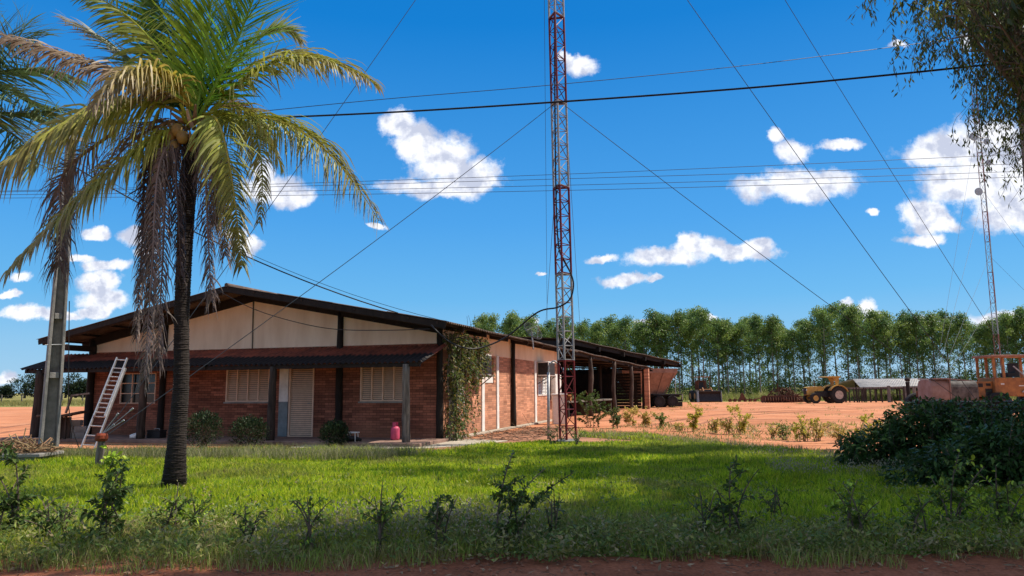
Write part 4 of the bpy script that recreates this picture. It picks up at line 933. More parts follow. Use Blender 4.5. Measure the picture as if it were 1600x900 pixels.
# ------------------------------------------------------------------ vehicles and farm machines
def wheel(parent, x, y, z, r, w, rimc=GREYWOOD, axis='y', lugs=0, rr=.52):
    b = MB(); prof = [(r * rr, -w / 2), (r * .9, -w / 2), (r, -w * .35), (r, w * .35), (r * .9, w / 2), (r * rr, w / 2)]
    b.lathe(prof, (0, 0, 0), axis=axis, n=32, cap=False)
    if lugs:
        for i in range(lugs):
            a = i * 2 * math.pi / lugs; m_ = Matrix.Rotation(-a, 3, 'Y')
            for s_ in (-1, 1): b.box(m_ @ Vector((r * 1.0, s_ * w * .22, 0)), (.05, w * .42, .05), m_)
    t = b.build('tyre', RUBBER, parent); t.location = (x, y, z)
    b = MB()
    for s_ in (-1, 1):
        p_ = [(r * rr, s_ * w * .46), (r * rr * .9, s_ * w * .30), (r * .30, s_ * w * .22), (r * .2, s_ * w * .4), (.02, s_ * w * .42)]; b.lathe(p_, (0, 0, 0), axis=axis, n=24)
    for i in range(8):
        a = i * math.pi / 4; d_ = Vector((math.cos(a) * r * .38, 0, math.sin(a) * r * .38)) if axis == 'y' else Vector((0, math.cos(a) * r * .38, math.sin(a) * r * .38))
        for s_ in (-1, 1):
            o_ = Vector((0, s_ * w * .30, 0)) if axis == 'y' else Vector((s_ * w * .30, 0, 0)); b.lathe([(.03, -.03), (.03, .03)], d_ + o_, axis=axis, n=8)
    b.build('rim', rimc, t)
    return t
# tractor, facing left
tc_ = XG(1288, 69); r = empty('tractor', tc_, 'faded yellow farm tractor with a canopy and big rear tyre facing left', 'tractor', rz=.06)
TR = r
RIMP = mat('dusty_rim_paint', (.52, .42, .34), rough=.7, var=.3)
wheel(r, 1.0, -.75, .76, .76, .42, RIMP, lugs=20); wheel(r, 1.0, .75, .76, .76, .42, RIMP, lugs=20)
wheel(r, -1.15, -.7, .48, .48, .28, YEL); wheel(r, -1.15, .7, .48, .48, .28, YEL)
b = MB(); b.prism([(-1.75, .75), (-1.75, 1.42), (-1.6, 1.5), (-.35, 1.56), (-.1, 1.40), (-.1, 1.15), (-1.0, 1.1), (-1.05, .75)], -.32, .32, 'y'); b.build('hood', YEL, r, bevel=.03)
b = MB(); b.bb(-1.8, -1.755, -.28, .28, .8, 1.4); b.build('grille', DARKST, r)
for s_ in (-1, 1):
    b = MB(); b.lathe([(.09, 0), (.08, -.05)], (-1.76, s_ * .38, 1.2), axis='x', n=12); b.build('headlight', ALU, r)
b = MB(); b.bb(-1.0, .2, -.25, .25, .6, 1.09); b.bb(.2, 1.2, -.3, .3, .55, 1.0); b.bb(-1.3, -1.0, -.6, .6, .42, .55); b.build('engine', DARKST, r, bevel=.02)
b = MB()
for s_ in (-1, 1):
    pr = [(.95 * math.cos(a) + 1.0, .95 * math.sin(a) + .72) for a in [math.pi * (.12 + .72 * i / 9) for i in range(10)]]
    pr2 = [((.88) * math.cos(a) + 1.0, .88 * math.sin(a) + .72) for a in [math.pi * (.84 - .72 * i / 9) for i in range(10)]]
    b.prism(pr + pr2, s_ * .52 - .02, s_ * .98 if s_ > 0 else -.98, 'y') if s_ > 0 else b.prism(pr + pr2, -.98, -.52, 'y')
b.build('mudguards', YEL, r)
b = MB(); b.bb(.25, .7, -.45, .45, .98, 1.05); b.bb(.55, 1.0, -.22, .22, 1.051, 1.22); b.box((1.0, 0, 1.42), (.08, .42, .4), Matrix.Rotation(.12, 3, 'Y')); b.build('seat', BLACKPL, r)
b = MB(); b.tube([(-.05, 0, 1.4), (.3, 0, 1.62)], .025, 6); b.lathe([(.2, -.012), (.22, 0), (.2, .012)], (.3, 0, 1.63), n=16); b.build('steering_wheel', DARKST, r)
b = MB(); b.prism([(-.15, 2.34), (-.1, 2.42), (.3, 2.46), (1.25, 2.46), (1.4, 2.40), (1.38, 2.34)], -.65, .65, 'y'); b.build('canopy', YEL, r, bevel=.01)
b = MB(); b.prism([(.95, 1.3), (1.15, 1.3), (1.3, 2.338), (.72, 2.338), (.92, 1.9)], -.5, -.42, 'y'); b.prism([(.95, 1.3), (1.15, 1.3), (1.3, 2.338), (.72, 2.338), (.92, 1.9)], .42, .5, 'y'); b.build('canopy_frame', YEL, r)
b = MB(); b.tube([(-.8, .1, 1.5), (-.8, .1, 2.1)], .04, 8); b.build('exhaust', RUST, r)
# wheel loader seen from the front with its blade down
lc = XG(1101, 80); r = empty('wheel_loader', lc, 'rusty loader facing the camera with its wide dark blade on the ground', 'loader', rz=.05)
b = MB(); pr = [(-1.25, .02), (-1.35, .12), (-1.12, .55), (-1.05, .85), (-1.3, 1.15), (-1.24, 1.17), (-.98, .85), (-1.05, .5)]
b.prism([(p[0] - .6, p[1]) for p in pr], -1.2, 1.2, 'x'); b.m = 0
bl = b.build('blade', DARKST, r)
b = MB(); b.prism([(-2.05, .0), (-1.3, .0), (-1.4, 1.0), (-1.9, 1.2)], 1.201, 1.24, 'x'); b.prism([(-2.05, .0), (-1.3, .0), (-1.4, 1.0), (-1.9, 1.2)], -1.24, -1.201, 'x'); b.build('side_plate', GALV, bl)
b = MB(); b.bb(-.5, .5, -1.2, 1.6, .6, 1.35); b.build('hood', ORG, r, bevel=.04)
b = MB(); b.bb(-.42, .42, -1.23, -1.201, .7, 1.3); b.build('grille', DARKST, r)
b = MB()
for x in (-.6, .6):
    for y_ in (0, 1.2): b.tube([(x, y_, 1.2), (x, y_, 2.62)], .04, 6)
b.bb(-.62, .62, -.02, 1.22, 1.3, 1.36); b.bb(-.55, .55, 1.15, 1.2, 1.36, 2.3); b.build('cab_frame', RUST, r)
b = MB(); b.bb(-.72, .72, -.1, 1.35, 2.621, 2.69); b.build('cab_roof', ORG, r)
b = MB(); b.bb(-.25, .25, .5, .95, 1.37, 1.6); b.bb(-.25, .25, .95, 1.05, 1.5, 2.1); b.build('seat', BLACKPL, r)
for s_ in (-1, 1):
    b = MB(); b.bar((s_ * .5, -.2, 1.3), (s_ * .5, -1.5, .5), .12, .16); b.tube([(s_ * .45, -.9, 1.5), (s_ * .45, -1.55, .95)], .05, 8); b.build('lift_arm', ORG, r)
    wheel(r, s_ * .95, -.3, .62, .62, .4, ORG, axis='x'); wheel(r, s_ * .95, 1.4, .62, .62, .4, ORG, axis='x')
# small plough
b = MB(); b.bar((-1.5, 0, .18), (1.5, 0, .2), .12, .12)
for x in (-1.3, -.8, -.3, .3, .8, 1.3): b.prism([(x - .12, .0), (x + .12, .02), (x + .1, .3), (x - .02, .34)], -.2, .15, 'y')
b.prism([(-.35, .2), (.4, .2), (.1, .85), (0, .95), (-.1, .85)], -.1, .1, 'y')
o = b.build('plough', RUST); o.location = XG(1160, 79); tag(o, 'small rusty plough lying on the dirt between the loader and the disc harrow', 'plough')
# disc harrow and scrap heap
hc = XG(1222, 73); r = empty('disc_harrow', hc, 'rusty disc harrow with rows of discs parked on the far edge of the dirt yard', 'harrow', rz=.04)
b = MB(); b.bar((-1.9, 0, .62), (1.6, 0, .62), .1, .1); b.bar((-1.7, .7, .62), (1.6, .7, .62), .1, .1)
for x in (-1.6, -.8, 0, .8, 1.5): b.bar((x, -.1, .66), (x, .8, .66), .08, .08); b.bar((x, .2, .3), (x, .2, .66), .06, .06)
b.bar((1.6, .3, .6), (2.4, .3, .55), .1, .1); b.bar((-1.9, .3, .5), (-2.8, .3, .25), .08, .08); b.bar((-.2, -.2, .5), (.9, -.6, .03), .07, .07); b.build('frame', RUST, r)
for k in range(13):
    for row in (0, .7):
        b = MB(); b.lathe([(.30, -.01), (.31, 0), (.16, .05), (.02, .07)], (0, 0, 0), axis='x', n=18); o = b.build('disc', RUST, r); o.location = (-1.65 + k * .26, row, .31); o.rotation_euler[2] = .3 if row else -.3
def heap(name, c, rx, ry, h, n, m, label, cat, L=.6, r_=.02, cols=None):
    b = MB()
    if cols: b.cc = cols
    for i in range(n):
        a = random.uniform(0, 6.28); q = math.sqrt(random.random()); p = Vector((rx * q * math.cos(a), ry * q * math.sin(a), random.uniform(0, h * (1 - q * q)) + .02)); d_ = Vector((random.gauss(0, 1), random.gauss(0, 1), random.gauss(0, .35))).normalized() * L * random.uniform(.4, 1)
        if cols: b.cc = jit(cols, .4)
        b.tube([p - d_ / 2, p + rv(.04), p + d_ / 2 + Vector((0, 0, random.uniform(-.05, .05)))], r_, 4, cap=False)
    for v in range(len(b.v)):
        if b.v[v][2] < .004: b.v[v] = (b.v[v][0], b.v[v][1], .004)
    o = b.build(name, m); o.location = c; return tag(o, label, cat)
heap('scrap_heap', XG(1224, 75.5), 2.0, 1.2, 1.5, 420, RUST, 'dark heap of tangled scrap and branches behind the disc harrow', 'scrap heap', L=1.2, r_=.04)
# hopper truck under the tall shed
hc = XG(1030, 60); r = empty('hopper_truck', hc, 'old brown hopper spreader truck parked half under the dark machine shed', 'truck', rz=.18)
b = MB()
def frus(b, x0, x1, y0, y1, X0, X1, Y0, Y1, z0, z1, bot=True):
    b.add([(x0, y0, z0), (x1, y0, z0), (x1, y1, z0), (x0, y1, z0), (X0, Y0, z1), (X1, Y0, z1), (X1, Y1, z1), (X0, Y1, z1)], [(3, 2, 1, 0), (0, 1, 5, 4), (1, 2, 6, 5), (2, 3, 7, 6), (3, 0, 4, 7)])
frus(b, -2.6, .15, -.35, .35, -3.4, 1.15, -1.15, 1.15, 1.05, 2.7); b.build('hopper', HOPPER, r)
b = MB(); frus(b, -3.42, 1.17, -1.17, 1.17, -3.44, 1.19, -1.19, 1.19, 2.701, 3.05); b.build('hopper_rim', HOPPER, r)
b = MB()
for x in (-3.0, -2.0, -1.0, 0, .9): b.bar((x, -1.17, 2.68), (x * .8 - .3, -.4, 1.1), .07, .06)
b.bar((1.18, -1.0, 3.0), (.22, -.3, 1.1), .22, .10); b.build('ribs', HOPPER, r)
b = MB(); b.bb(-5.5, 1.6, -.45, -.3, .8, 1.0); b.bb(-5.5, 1.6, .3, .45, .8, 1.0); b.bb(-.8, 1.7, -.9, .9, .95, 1.04); b.bb(1.5, 1.6, -1.0, 1.0, .45, .6); b.build('chassis', DARKST, r)
b = MB(); b.tube([(1.0, -1.05, 1.05), (1.0, -1.05, 2.7)], .03, 6); b.tube([(1.55, -1.05, .6), (1.55, -1.05, 1.04)], .03, 6); b.build('rear_post', GALV, r)
for x in (-.35, .75):
    for s_ in (-1, 1): wheel(r, x, s_ * .88, .46, .46, .42, DARKST)
for s_ in (-1, 1): wheel(r, -4.6, s_ * .88, .46, .46, .28, DARKST)
b = MB(); b.prism([(-5.6, .7), (-5.7, 1.6), (-5.4, 2.4), (-4.0, 2.45), (-3.9, .7)], -1.0, 1.0, 'y'); b.build('cab', HOPPER, r, bevel=.04)
b = MB(); b.bb(1.6, 1.64, -.9, -.7, .62, .8); b.bb(1.6, 1.64, .7, .9, .62, .8); b.build('tail_light', mat('tail_lamp_red', (.35, .01, .01), rough=.3), r)
b = MB(); b.bb(-.45, .45, -.5, .5, 0, .38); b.bar((-.4, -.3, .39), (.4, .2, .44), .1, .04); o = b.build('dark_crate', DARKST, bevel=.01); o.location = XG(1056, 62); tag(o, 'low dark metal crate on the dirt behind the hopper truck', 'crate')
# corral: fence and low shed with a pale roof
cx0, cx1 = XG(1316, 72), XG(1442, 69)
r = empty('corral_fence', cx0, 'weathered corral fence with uneven dark posts and pale top rail', 'fence')
dv = cx1 - cx0
b = MB(); b.bar(Vector((0, 0, 1.32)), dv + Vector((0, 0, 1.42)), .05, .16); b.build('rail', GREYWOOD, r)
b = MB(); b.bar(Vector((0, .06, .72)), dv + Vector((0, .06, .75)), .02, .03); b.build('wire_strand', GREYWOOD, r)
for px, w_, h_ in ((1317, .1, 1.4), (1322, .16, 1.45), (1328, .12, 1.3), (1335, .14, 1.35), (1340, .16, 1.4), (1343, .12, 1.3), (1347, .12, 1.35), (1351, .2, 1.4), (1354, .14, 1.35), (1361, .15, 1.35), (1369, .15, 1.3), (1379, .14, 1.35), (1390, .30, 1.55), (1394, .12, .6), (1413, .16, 1.5), (1417, .26, 1.5), (1430, .3, 1.45)):
    q = XG(px, 72 - (px - 1316) / 42) - cx0; b = MB(); b.tube([q, q + Vector((random.uniform(-.04, .04), 0, h_))], w_ / 2, 7, wob=.1); b.build('post', DARKWOOD if w_ < .25 else GREYWOOD, r)
q = XG(1421, 60); b = MB(); b.tube([q, q + Vector((0, 0, 1.85))], .16, 8, wob=.08); b.lathe([(.12, 0), (.2, .1), (.2, .25), (.1, .34)], q + Vector((0, 0, 1.86)), n=10); o = b.build('gate_post', BLACKWOOD); tag(o, 'thick black gate post with a knob top beside the pinkish tank trailer', 'post')
r = empty('cattle_shed', XG(1385, 78), 'low open cattle shed with a pale corrugated roof behind the corral fence', 'shed'); rl = r.location.copy()
a_, b_, c_, d_ = P(1332, 592.5, 81), P(1440, 591.5, 81), P(1344, 606, 76), P(1442, 605, 76)
vs = []; fs = []; n = 160
for k in range(n + 1):
    t_ = k / n; w_ = .05 * math.cos(k / 4 * 2 * math.pi)
    for A, B in ((a_, b_), (c_, d_)):
        q_ = A.lerp(B, t_) - rl + Vector((0, 0, w_)); vs += [q_, q_ + Vector((0, 0, -.03))]
for k in range(n): x = 4 * k; fs += [(x, x + 2, x + 6, x + 4), (x + 1, x + 5, x + 7, x + 3), (x + 2, x + 3, x + 7, x + 6), (x, x + 4, x + 5, x + 1)]
b = MB(); b.add(vs, fs); b.build('roof', PALESHEET, r)
vs = [Vector((q_[0], 2 * (a_ - rl).y - q_[1], q_[2])) for q_ in vs]; b = MB(); b.add([v + Vector((0, .02, 0)) for v in vs], [f[::-1] for f in fs]); b.build('roof', PALESHEET, r)
for A, B in ((c_, d_), (a_, b_)):
    for t_ in (.06, .35, .65, .94): q_ = A.lerp(B, t_) - rl; b = MB(); b.tube([Vector((q_.x, q_.y + .3, 0)), Vector((q_.x, q_.y + .3, q_.z - .08))], .09, 7); b.build('post', DARKWOOD, r)
b = MB(); b.bar(c_ - rl + Vector((0, .3, -.12)), d_ - rl + Vector((0, .3, -.12)), .1, .12); b.build('beam', BLACKWOOD, r)
# pinkish tank trailer
tq = XG(1476, 33); r = empty('tank_trailer', tq, 'faded pinkish tank trailer with one big tyre, partly hidden by the dark bush', 'trailer', rz=.10); r.scale = (.78, .8, .86)
b = MB(); pr = [(.62 * math.copysign(abs(math.cos(a)) ** .6, math.cos(a)), 1.45 + .68 * math.copysign(abs(math.sin(a)) ** .6, math.sin(a))) for a in [i * 2 * math.pi / 24 for i in range(24)]]
b.prism(pr, -1.05, .05, 'x'); b.build('front_shell', PINKT, r, bevel=.05)
b = MB(); b.prism([(p[0] * .96, 1.42 + (p[1] - 1.45) * .93) for p in pr], .051, 1.75, 'x'); b.build('rear_shell', mat('grey_tank_paint', (.16, .15, .14), rough=.8, var=.5, scale=3), r)
b = MB(); b.bb(-.95, .0, -.66, .66, 2.10, 2.16); b.bb(.02, .07, -.66, .66, .8, 2.17); b.bar((.1, -.3, 2.14), (1.7, -.3, 2.0), .12, .06); b.build('rails', PINKT, r)
b = MB(); b.bb(-1.2, 2.6, -.5, .5, .62, .74); b.bar((-1.1, -.5, .7), (-1.25, -.5, .1), .08, .08); b.build('frame', RUST, r)
wheel(r, -.95, -.72, .55, .55, .32, PINKT); wheel(r, -.95, .72, .55, .55, .32, PINKT)
# orange grader with an open cab
gq = XG(1572, 35); r = empty('road_grader', gq, 'weathered orange grader with an open square cab and a long boom at the right edge', 'grader', rz=-.05)
b = MB(); b.bb(-.75, .75, -.7, .7, 1.02, 1.88); b.build('body', ORG, r, bevel=.03)
b = MB(); b.bb(-1.45, -.751, -.5, .5, 1.0, 1.72); b.build('rear_hood', ORG, r, bevel=.03)
b = MB(); b.bb(-1.1, -.8, -.52, -.501, 1.05, 1.38); b.bb(-1.4, -1.2, -.52, -.501, 1.45, 1.62); b.bb(-1.05, -.85, -.52, -.501, 1.5, 1.62); b.build('vent', DARKST, r)
b = MB(); b.bb(-.5, -.35, -.72, -.701, 1.55, 1.62); b.bb(.3, .55, -.72, -.701, 1.48, 1.52); b.build('plates', WHITEP, r)
b = MB()
for x, y_ in ((-.72, -.66), (-.30, -.66), (-.72, .66), (1.3, -.66), (1.3, .66), (-.30, .66)): b.bb(x - .05, x + .05, y_ - .04, y_ + .04, 1.881, 2.82)
b.build('cab_frame', ORG, r)
b = MB(); b.bb(-.85, 1.5, -.8, .8, 2.821, 2.92); b.build('cab_roof', mat('orange_roof', (.42, .20, .13), rough=.6, var=.3, scale=3), r, bevel=.02)
b = MB(); b.bb(.1, .6, -.3, .3, 1.9, 2.1); b.bb(.45, .6, -.3, .3, 2.1, 2.55); b.build('seat', BLACKPL, r)
b = MB(); b.bar((.1, -.75, 2.4), (1.6, -.9, .9), .05, .05); b.bar((.4, -.75, 1.2), (1.3, -.85, 2.0), .04, .04); b.tube([(.9, -.8, 1.0), (1.1, -.8, 1.7)], .07, 8); b.tube([(1.25, -.8, .9), (1.35, -.8, 1.9)], .05, 8); b.build('control_rods', GALV, r)
b = MB(); b.bb(-3.9, -1.451, -.22, .22, 1.02, 1.30); b.build('boom', RUST, r, bevel=.02)
b = MB(); b.bb(.76, 2.6, -.45, .45, 1.0, 1.8); b.build('engine_hood', ORG, r, bevel=.04)
for x in (-.7, 1.6, -3.6):
    for s_ in (-1, 1): wheel(r, x, s_ * .75, .6, .6, .36, ORG)
# flatbed trailer in the shade
fq = XG(1572, 20.5); r = empty('flatbed_trailer', fq, 'black timber flatbed trailer standing behind the dark bush', 'trailer', rz=.03)
b = MB()
for i in range(12): b.bb(-1.65 + i * .005, 3.2, -1.1 + i * .185, -1.1 + i * .185 + .17, 1.02, 1.10)
b.build('deck', BLACKWOOD, r)
b = MB(); b.bb(-1.66, 3.2, -1.14, -1.101, .85, 1.12); b.bb(-1.7, -1.661, -1.1, 1.1, .55, 1.12); b.bb(-1.6, 3.1, -.4, -.3, .8, 1.019); b.bb(-1.6, 3.1, .3, .4, .8, 1.019); b.build('side_board', BLACKWOOD, r)
for x in (-1.0, 2.4):
    for s_ in (-1, 1): wheel(r, x, s_ * .9, .42, .42, .25, DARKST)
b = MB(); b.prism([(-.3, .0), (.95, .0), (.95, .38), (-.15, .38), (-.42, .42)], -.05, .05, 'y'); o = b.build('reflector_board', mat('dull_pink_board', (.36, .13, .10), rough=.7, var=.3, scale=4)); o.location = fq + Vector((.85, -1.25, .42)); tag(o, 'dull pinkish red board against the flatbed trailer at the right edge', 'board')
b = MB(); b.bar((0, 0, 0), (0, 0, .42), .05, .05); 

# ------------------------------------------------------------------ vegetation
def leafcloud(b, c, rad, n, size, col, down=.3, k=.3, shell=.35, aspect=.42, up=0):
    for i in range(n):
        d_ = rv().normalized(); q = (shell + (1 - shell) * random.random() ** .6)
        p = Vector(c) + Vector((d_.x * rad[0], d_.y * rad[1], d_.z * rad[2])) * q
        if p.z < .01: p.z = random.uniform(.01, .08)
        b.cc = jit(col, k); ld = (d_ * .7 + rv(.5) + Vector((0, 0, -down + up)))
        b.leaf(p, ld, size * aspect * random.uniform(.7, 1.2), size * random.uniform(.7, 1.25))
def bush(name, loc_, lobes, n, size, col, label, cat, group=None, stems=5, m=LEAFD, **k):
    r = empty(name, loc_, label, cat, group)
    b = MB(); tot = sum(l[3] * l[4] * l[5] for l in lobes)
    for (x, y, z, rx, ry, rz) in lobes: leafcloud(b, (x, y, z), (rx, ry, rz), int(n * rx * ry * rz / tot), size, col, **k)
    b.build('foliage', m, r)
    b = MB()
    for i in range(stems):
        l = random.choice(lobes); b.tube(bez(Vector((random.uniform(-.1, .1), random.uniform(-.1, .1), 0)), Vector((l[0] * .5, l[1] * .5, l[2] * .6)), Vector(l[:3]) + rv(.1), 6), [.02, .018, .016, .014, .012, .01, .006], 5)
    b.build('stems', BARK, r); return r
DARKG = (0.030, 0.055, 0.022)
for px, h_, w_, lab in ((317, .98, .52, 'left of the two dark clipped shrubs beneath the left shuttered window'), (388, .82, .55, 'right of the two dark clipped shrubs, close to the porch post'), (522, .68, .43, 'smallest dark clipped shrub, standing alone right of the door')):
    q = XG(px, 20.9)
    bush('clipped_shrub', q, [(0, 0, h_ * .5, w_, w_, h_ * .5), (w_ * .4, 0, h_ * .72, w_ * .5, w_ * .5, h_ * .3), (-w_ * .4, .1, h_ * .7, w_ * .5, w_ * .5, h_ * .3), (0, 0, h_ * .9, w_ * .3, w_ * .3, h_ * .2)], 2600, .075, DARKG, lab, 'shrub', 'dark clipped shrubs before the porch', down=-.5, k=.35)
# climbing vine at the house corner
r = empty('climbing_vine', H(.15, .2, 0), 'tangled green and yellow climbing vine hanging down the sunny house corner', 'vine', rz=-TH)
b = MB(); st = MB()
for i in range(46):
    y0 = random.uniform(-.25, 3.3) ** 1.0; x0 = random.uniform(.05, .35); z = 3.25 + random.uniform(-.15, .1)
    Ld = random.uniform(.8, 3.2) * (1 if y0 < 1.6 else .45); p = Vector((x0, y0, z)); pts = [p.copy()]
    dr = Vector((random.uniform(-.1, .15), random.uniform(-.25, .25), -1))
    while p.z > z - Ld and p.z > .06:
        p = p + dr * .11 + Vector((random.uniform(-.03, .035), random.uniform(-.05, .05), 0)); p.x = max(.03, min(.7, p.x)); pts.append(p.copy())
        for _ in range(5):
            c_ = random.choice([(0.07, .12, .03), (0.10, .15, .035), (.20, .19, .04), (.26, .22, .05), (.16, .13, .09)]); b.cc = jit(c_, .3)
            b.leaf(p + rv(.05), Vector((random.gauss(.3, .6), random.gauss(0, .7), random.gauss(-.6, .4))), random.uniform(.04, .07), random.uniform(.10, .17))
    if len(pts) > 2: st.tube(pts, .006, 4, cap=False)
for c_, r_ in (((.25, .3, 3.1), (.4, .7, .35)), ((.25, .9, 2.6), (.35, .6, .6)), ((.2, .2, 2.0), (.3, .35, .7)), ((.2, .5, 1.0), (.28, .6, .8)), ((.25, .2, .35), (.3, .5, .35)), ((.3, 2.0, 3.0), (.35, .9, .3)), ((.5, -.3, 1.9), (.2, .25, .2))):
    for _ in range(int(420 * r_[0] * r_[1] * r_[2] * 20) // 6 + 60):
        leafcloud(b, c_, r_, 2, .125, random.choice([(0.06, .11, .025), (0.10, .15, .035), (.20, .19, .04), (.15, .13, .09)]), down=.6)
b.build('foliage', LEAF, r)
for i in range(5): st.tube(spline([Vector((.12 + .02 * i, -.05 + .12 * i, 0)), Vector((.15, .1 * i, 1)), Vector((.12, .15 * i - .1, 2)), Vector((.2, .2 * i, 3.2))], 5), .02, 6)
st.build('stems', GREYWOOD, r)
# bare stems on the roof edge above the vine
b = MB()
for i in range(5): q = H(.6, .9 + i * .3, 3.45); b.tube([q, q + Vector((.02, 0, .2)), q + Vector((random.uniform(-.08, .08), 0, random.uniform(.25, .55)))], .006, 4)
o = b.build('dry_twigs', GREYWOOD); tag(o, 'thin dry twigs sticking up from the eaves above the vine', 'twigs')

SAPK = 1.25
def sapling(px, Y, h_, sp, n, size, col, label, cat='sapling', group='leafy young plants in the foreground', lean=0.0, nst=4, aspect=.45, m=LEAFD, tipcol=None, z=0.0):
    q = XG(px, Y); r = empty('sapling', q, label, cat, group)
    b = MB(); st = MB(); ends = []
    per = max(4, int(n * SAPK) // (nst * 4))
    for s_ in range(nst):
        a = random.uniform(0, 6.28); hh = h_ * random.uniform(.65, 1.0) if s_ else h_; wid = sp * random.uniform(.3, 1) if s_ else sp * .15
        base = Vector((random.uniform(-.25, .25) * sp, random.uniform(-.25, .25) * sp, z)); tip = Vector((math.cos(a) * wid + lean, math.sin(a) * wid, hh))
        pts = bez(base, base + Vector((0, 0, hh * .6)), tip, 10); st.tube(pts, [.010 * (1 - .8 * i / 10) + .002 for i in range(11)], 5)
        subs = [pts]
        for k in range(3):
            i0 = random.randint(1, 8); a2 = random.uniform(0, 6.28); e = pts[i0] + Vector((math.cos(a2), math.sin(a2), .55)) * hh * random.uniform(.2, .42); sp_ = bez(pts[i0], (pts[i0] + e) / 2 + Vector((0, 0, .04)), e, 6)
            st.tube(sp_, .004, 4, cap=False); subs.append(sp_)
        for ss in subs:
            for k in range(per):
                t_ = random.uniform(.04, 1); j = min(len(ss) - 2, int(t_ * (len(ss) - 1))); p = ss[j].lerp(ss[j + 1], random.random())
                T_ = (ss[j + 1] - ss[j]).normalized(); a3 = random.uniform(0, 6.28); sd_ = T_.orthogonal().normalized(); sd_.rotate(Matrix.Rotation(a3, 3, T_))
                cc = col if not (tipcol and t_ > .75 and random.random() < .7) else tipcol
                b.cc = jit(cc, .3); L_ = size * random.uniform(.6, 1.2); dd = (sd_ + T_ * .6 + Vector((0, 0, -.1))).normalized()
                # two segment leaf with a bend
                w_ = L_ * aspect; s2_ = dd.cross(Vector((0, 0, 1)) + rv(.4)).normalized(); m1 = p + dd * L_ * .35; m2 = p + dd * L_ * .7 - Vector((0, 0, L_ * .06)); tp_ = p + dd * L_ - Vector((0, 0, L_ * .16)); cv = Vector((0, 0, L_ * .06))
                b.add([p, m1 + s2_ * w_ / 2 + cv, m1, m1 - s2_ * w_ / 2 + cv, m2 + s2_ * w_ * .36 + cv, m2, m2 - s2_ * w_ * .36 + cv, tp_], [(0, 1, 2), (0, 2, 3), (1, 4, 5, 2), (2, 5, 6, 3), (4, 7, 5), (5, 7, 6)])
    b.build('foliage', m, r); st.build('stems', BARK, r); return r
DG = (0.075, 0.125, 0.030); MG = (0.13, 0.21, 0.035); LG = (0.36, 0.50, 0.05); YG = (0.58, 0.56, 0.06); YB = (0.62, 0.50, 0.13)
S = [(18, 8.2, 1.05, .6, 760, .075, DG, 'tallest dark leafy sapling at the left edge of the photo', None), (75, 7.6, .5, .3, 160, .07, DG, 'short dark sapling beside the tall one at the left edge', None),
     (172, 7.9, .72, .48, 460, .085, DG, 'dark sapling with long drooping leaves directly below the anchor post', None), (100, 8.0, .42, .35, 150, .055, MG, 'low thin sapling between the two dark saplings at lower left', None),
     (270, 8.4, .55, .3, 140, .075, MG, 'small leafy sapling below the palm trunk', None), (300, 8.5, .42, .3, 100, .07, MG, 'narrow low sapling just right of the palm trunk', LG),
     (385, 7.6, .42, .3, 130, .065, DG, 'low sapling with bright yellow-green leaves near the dirt edge', LG), (480, 7.25, .55, .3, 150, .055, MG, 'thin bright-tipped sapling at the dirt edge, below the left window', LG),
     (598, 7.3, .68, .26, 230, .06, MG, 'bright light-catching sapling among the white flowered weeds', LG), (690, 7.3, .55, .3, 260, .055, DG, 'dark round sapling right of the white flowered weeds', MG),
     (800, 7.5, .92, .62, 900, .06, DG, 'large dense dark sapling near the bottom centre', MG), (860, 7.9, .5, .3, 60, .085, DG, 'sparse sapling with a few large bright leaves right of the large dense one', YG),
     (1145, 7.7, .78, .42, 330, .07, DG, 'leggy sapling in the shade right of the mast with bright tips', LG), (1100, 7.9, .5, .3, 60, .07, DG, 'sparse shaded sapling with a few bright leaves below the mast', YG), (1215, 8.6, .45, .3, 80, .05, DG, 'tiny shaded sapling far in the dark grass', None),
     (1350, 7.5, .62, .5, 360, .06, MG, 'wide shaded sapling below the big dark bush', LG), (1430, 7.6, .48, .4, 220, .06, MG, 'low wide sapling between the two taller ones at lower right', None), (1500, 8.0, .85, .42, 420, .07, MG, 'tall sapling with round bright leaves at lower right', LG), (1575, 7.9, .72, .4, 360, .07, MG, 'rightmost sapling at the right edge of the photo', LG),
     (168, 14.6, .5, .3, 90, .14, LG, 'bright broad leaved seedling growing beside the anchor post', LG), (175, 11.0, .6, .35, 180, .09, DG, 'leafy sapling standing before the anchor post', MG)]
for px, Y, h_, sp_, n, sz, c_, lab, tc2 in S: sapling(px, Y, h_, sp_, n, sz, c_, lab, tipcol=tc2)
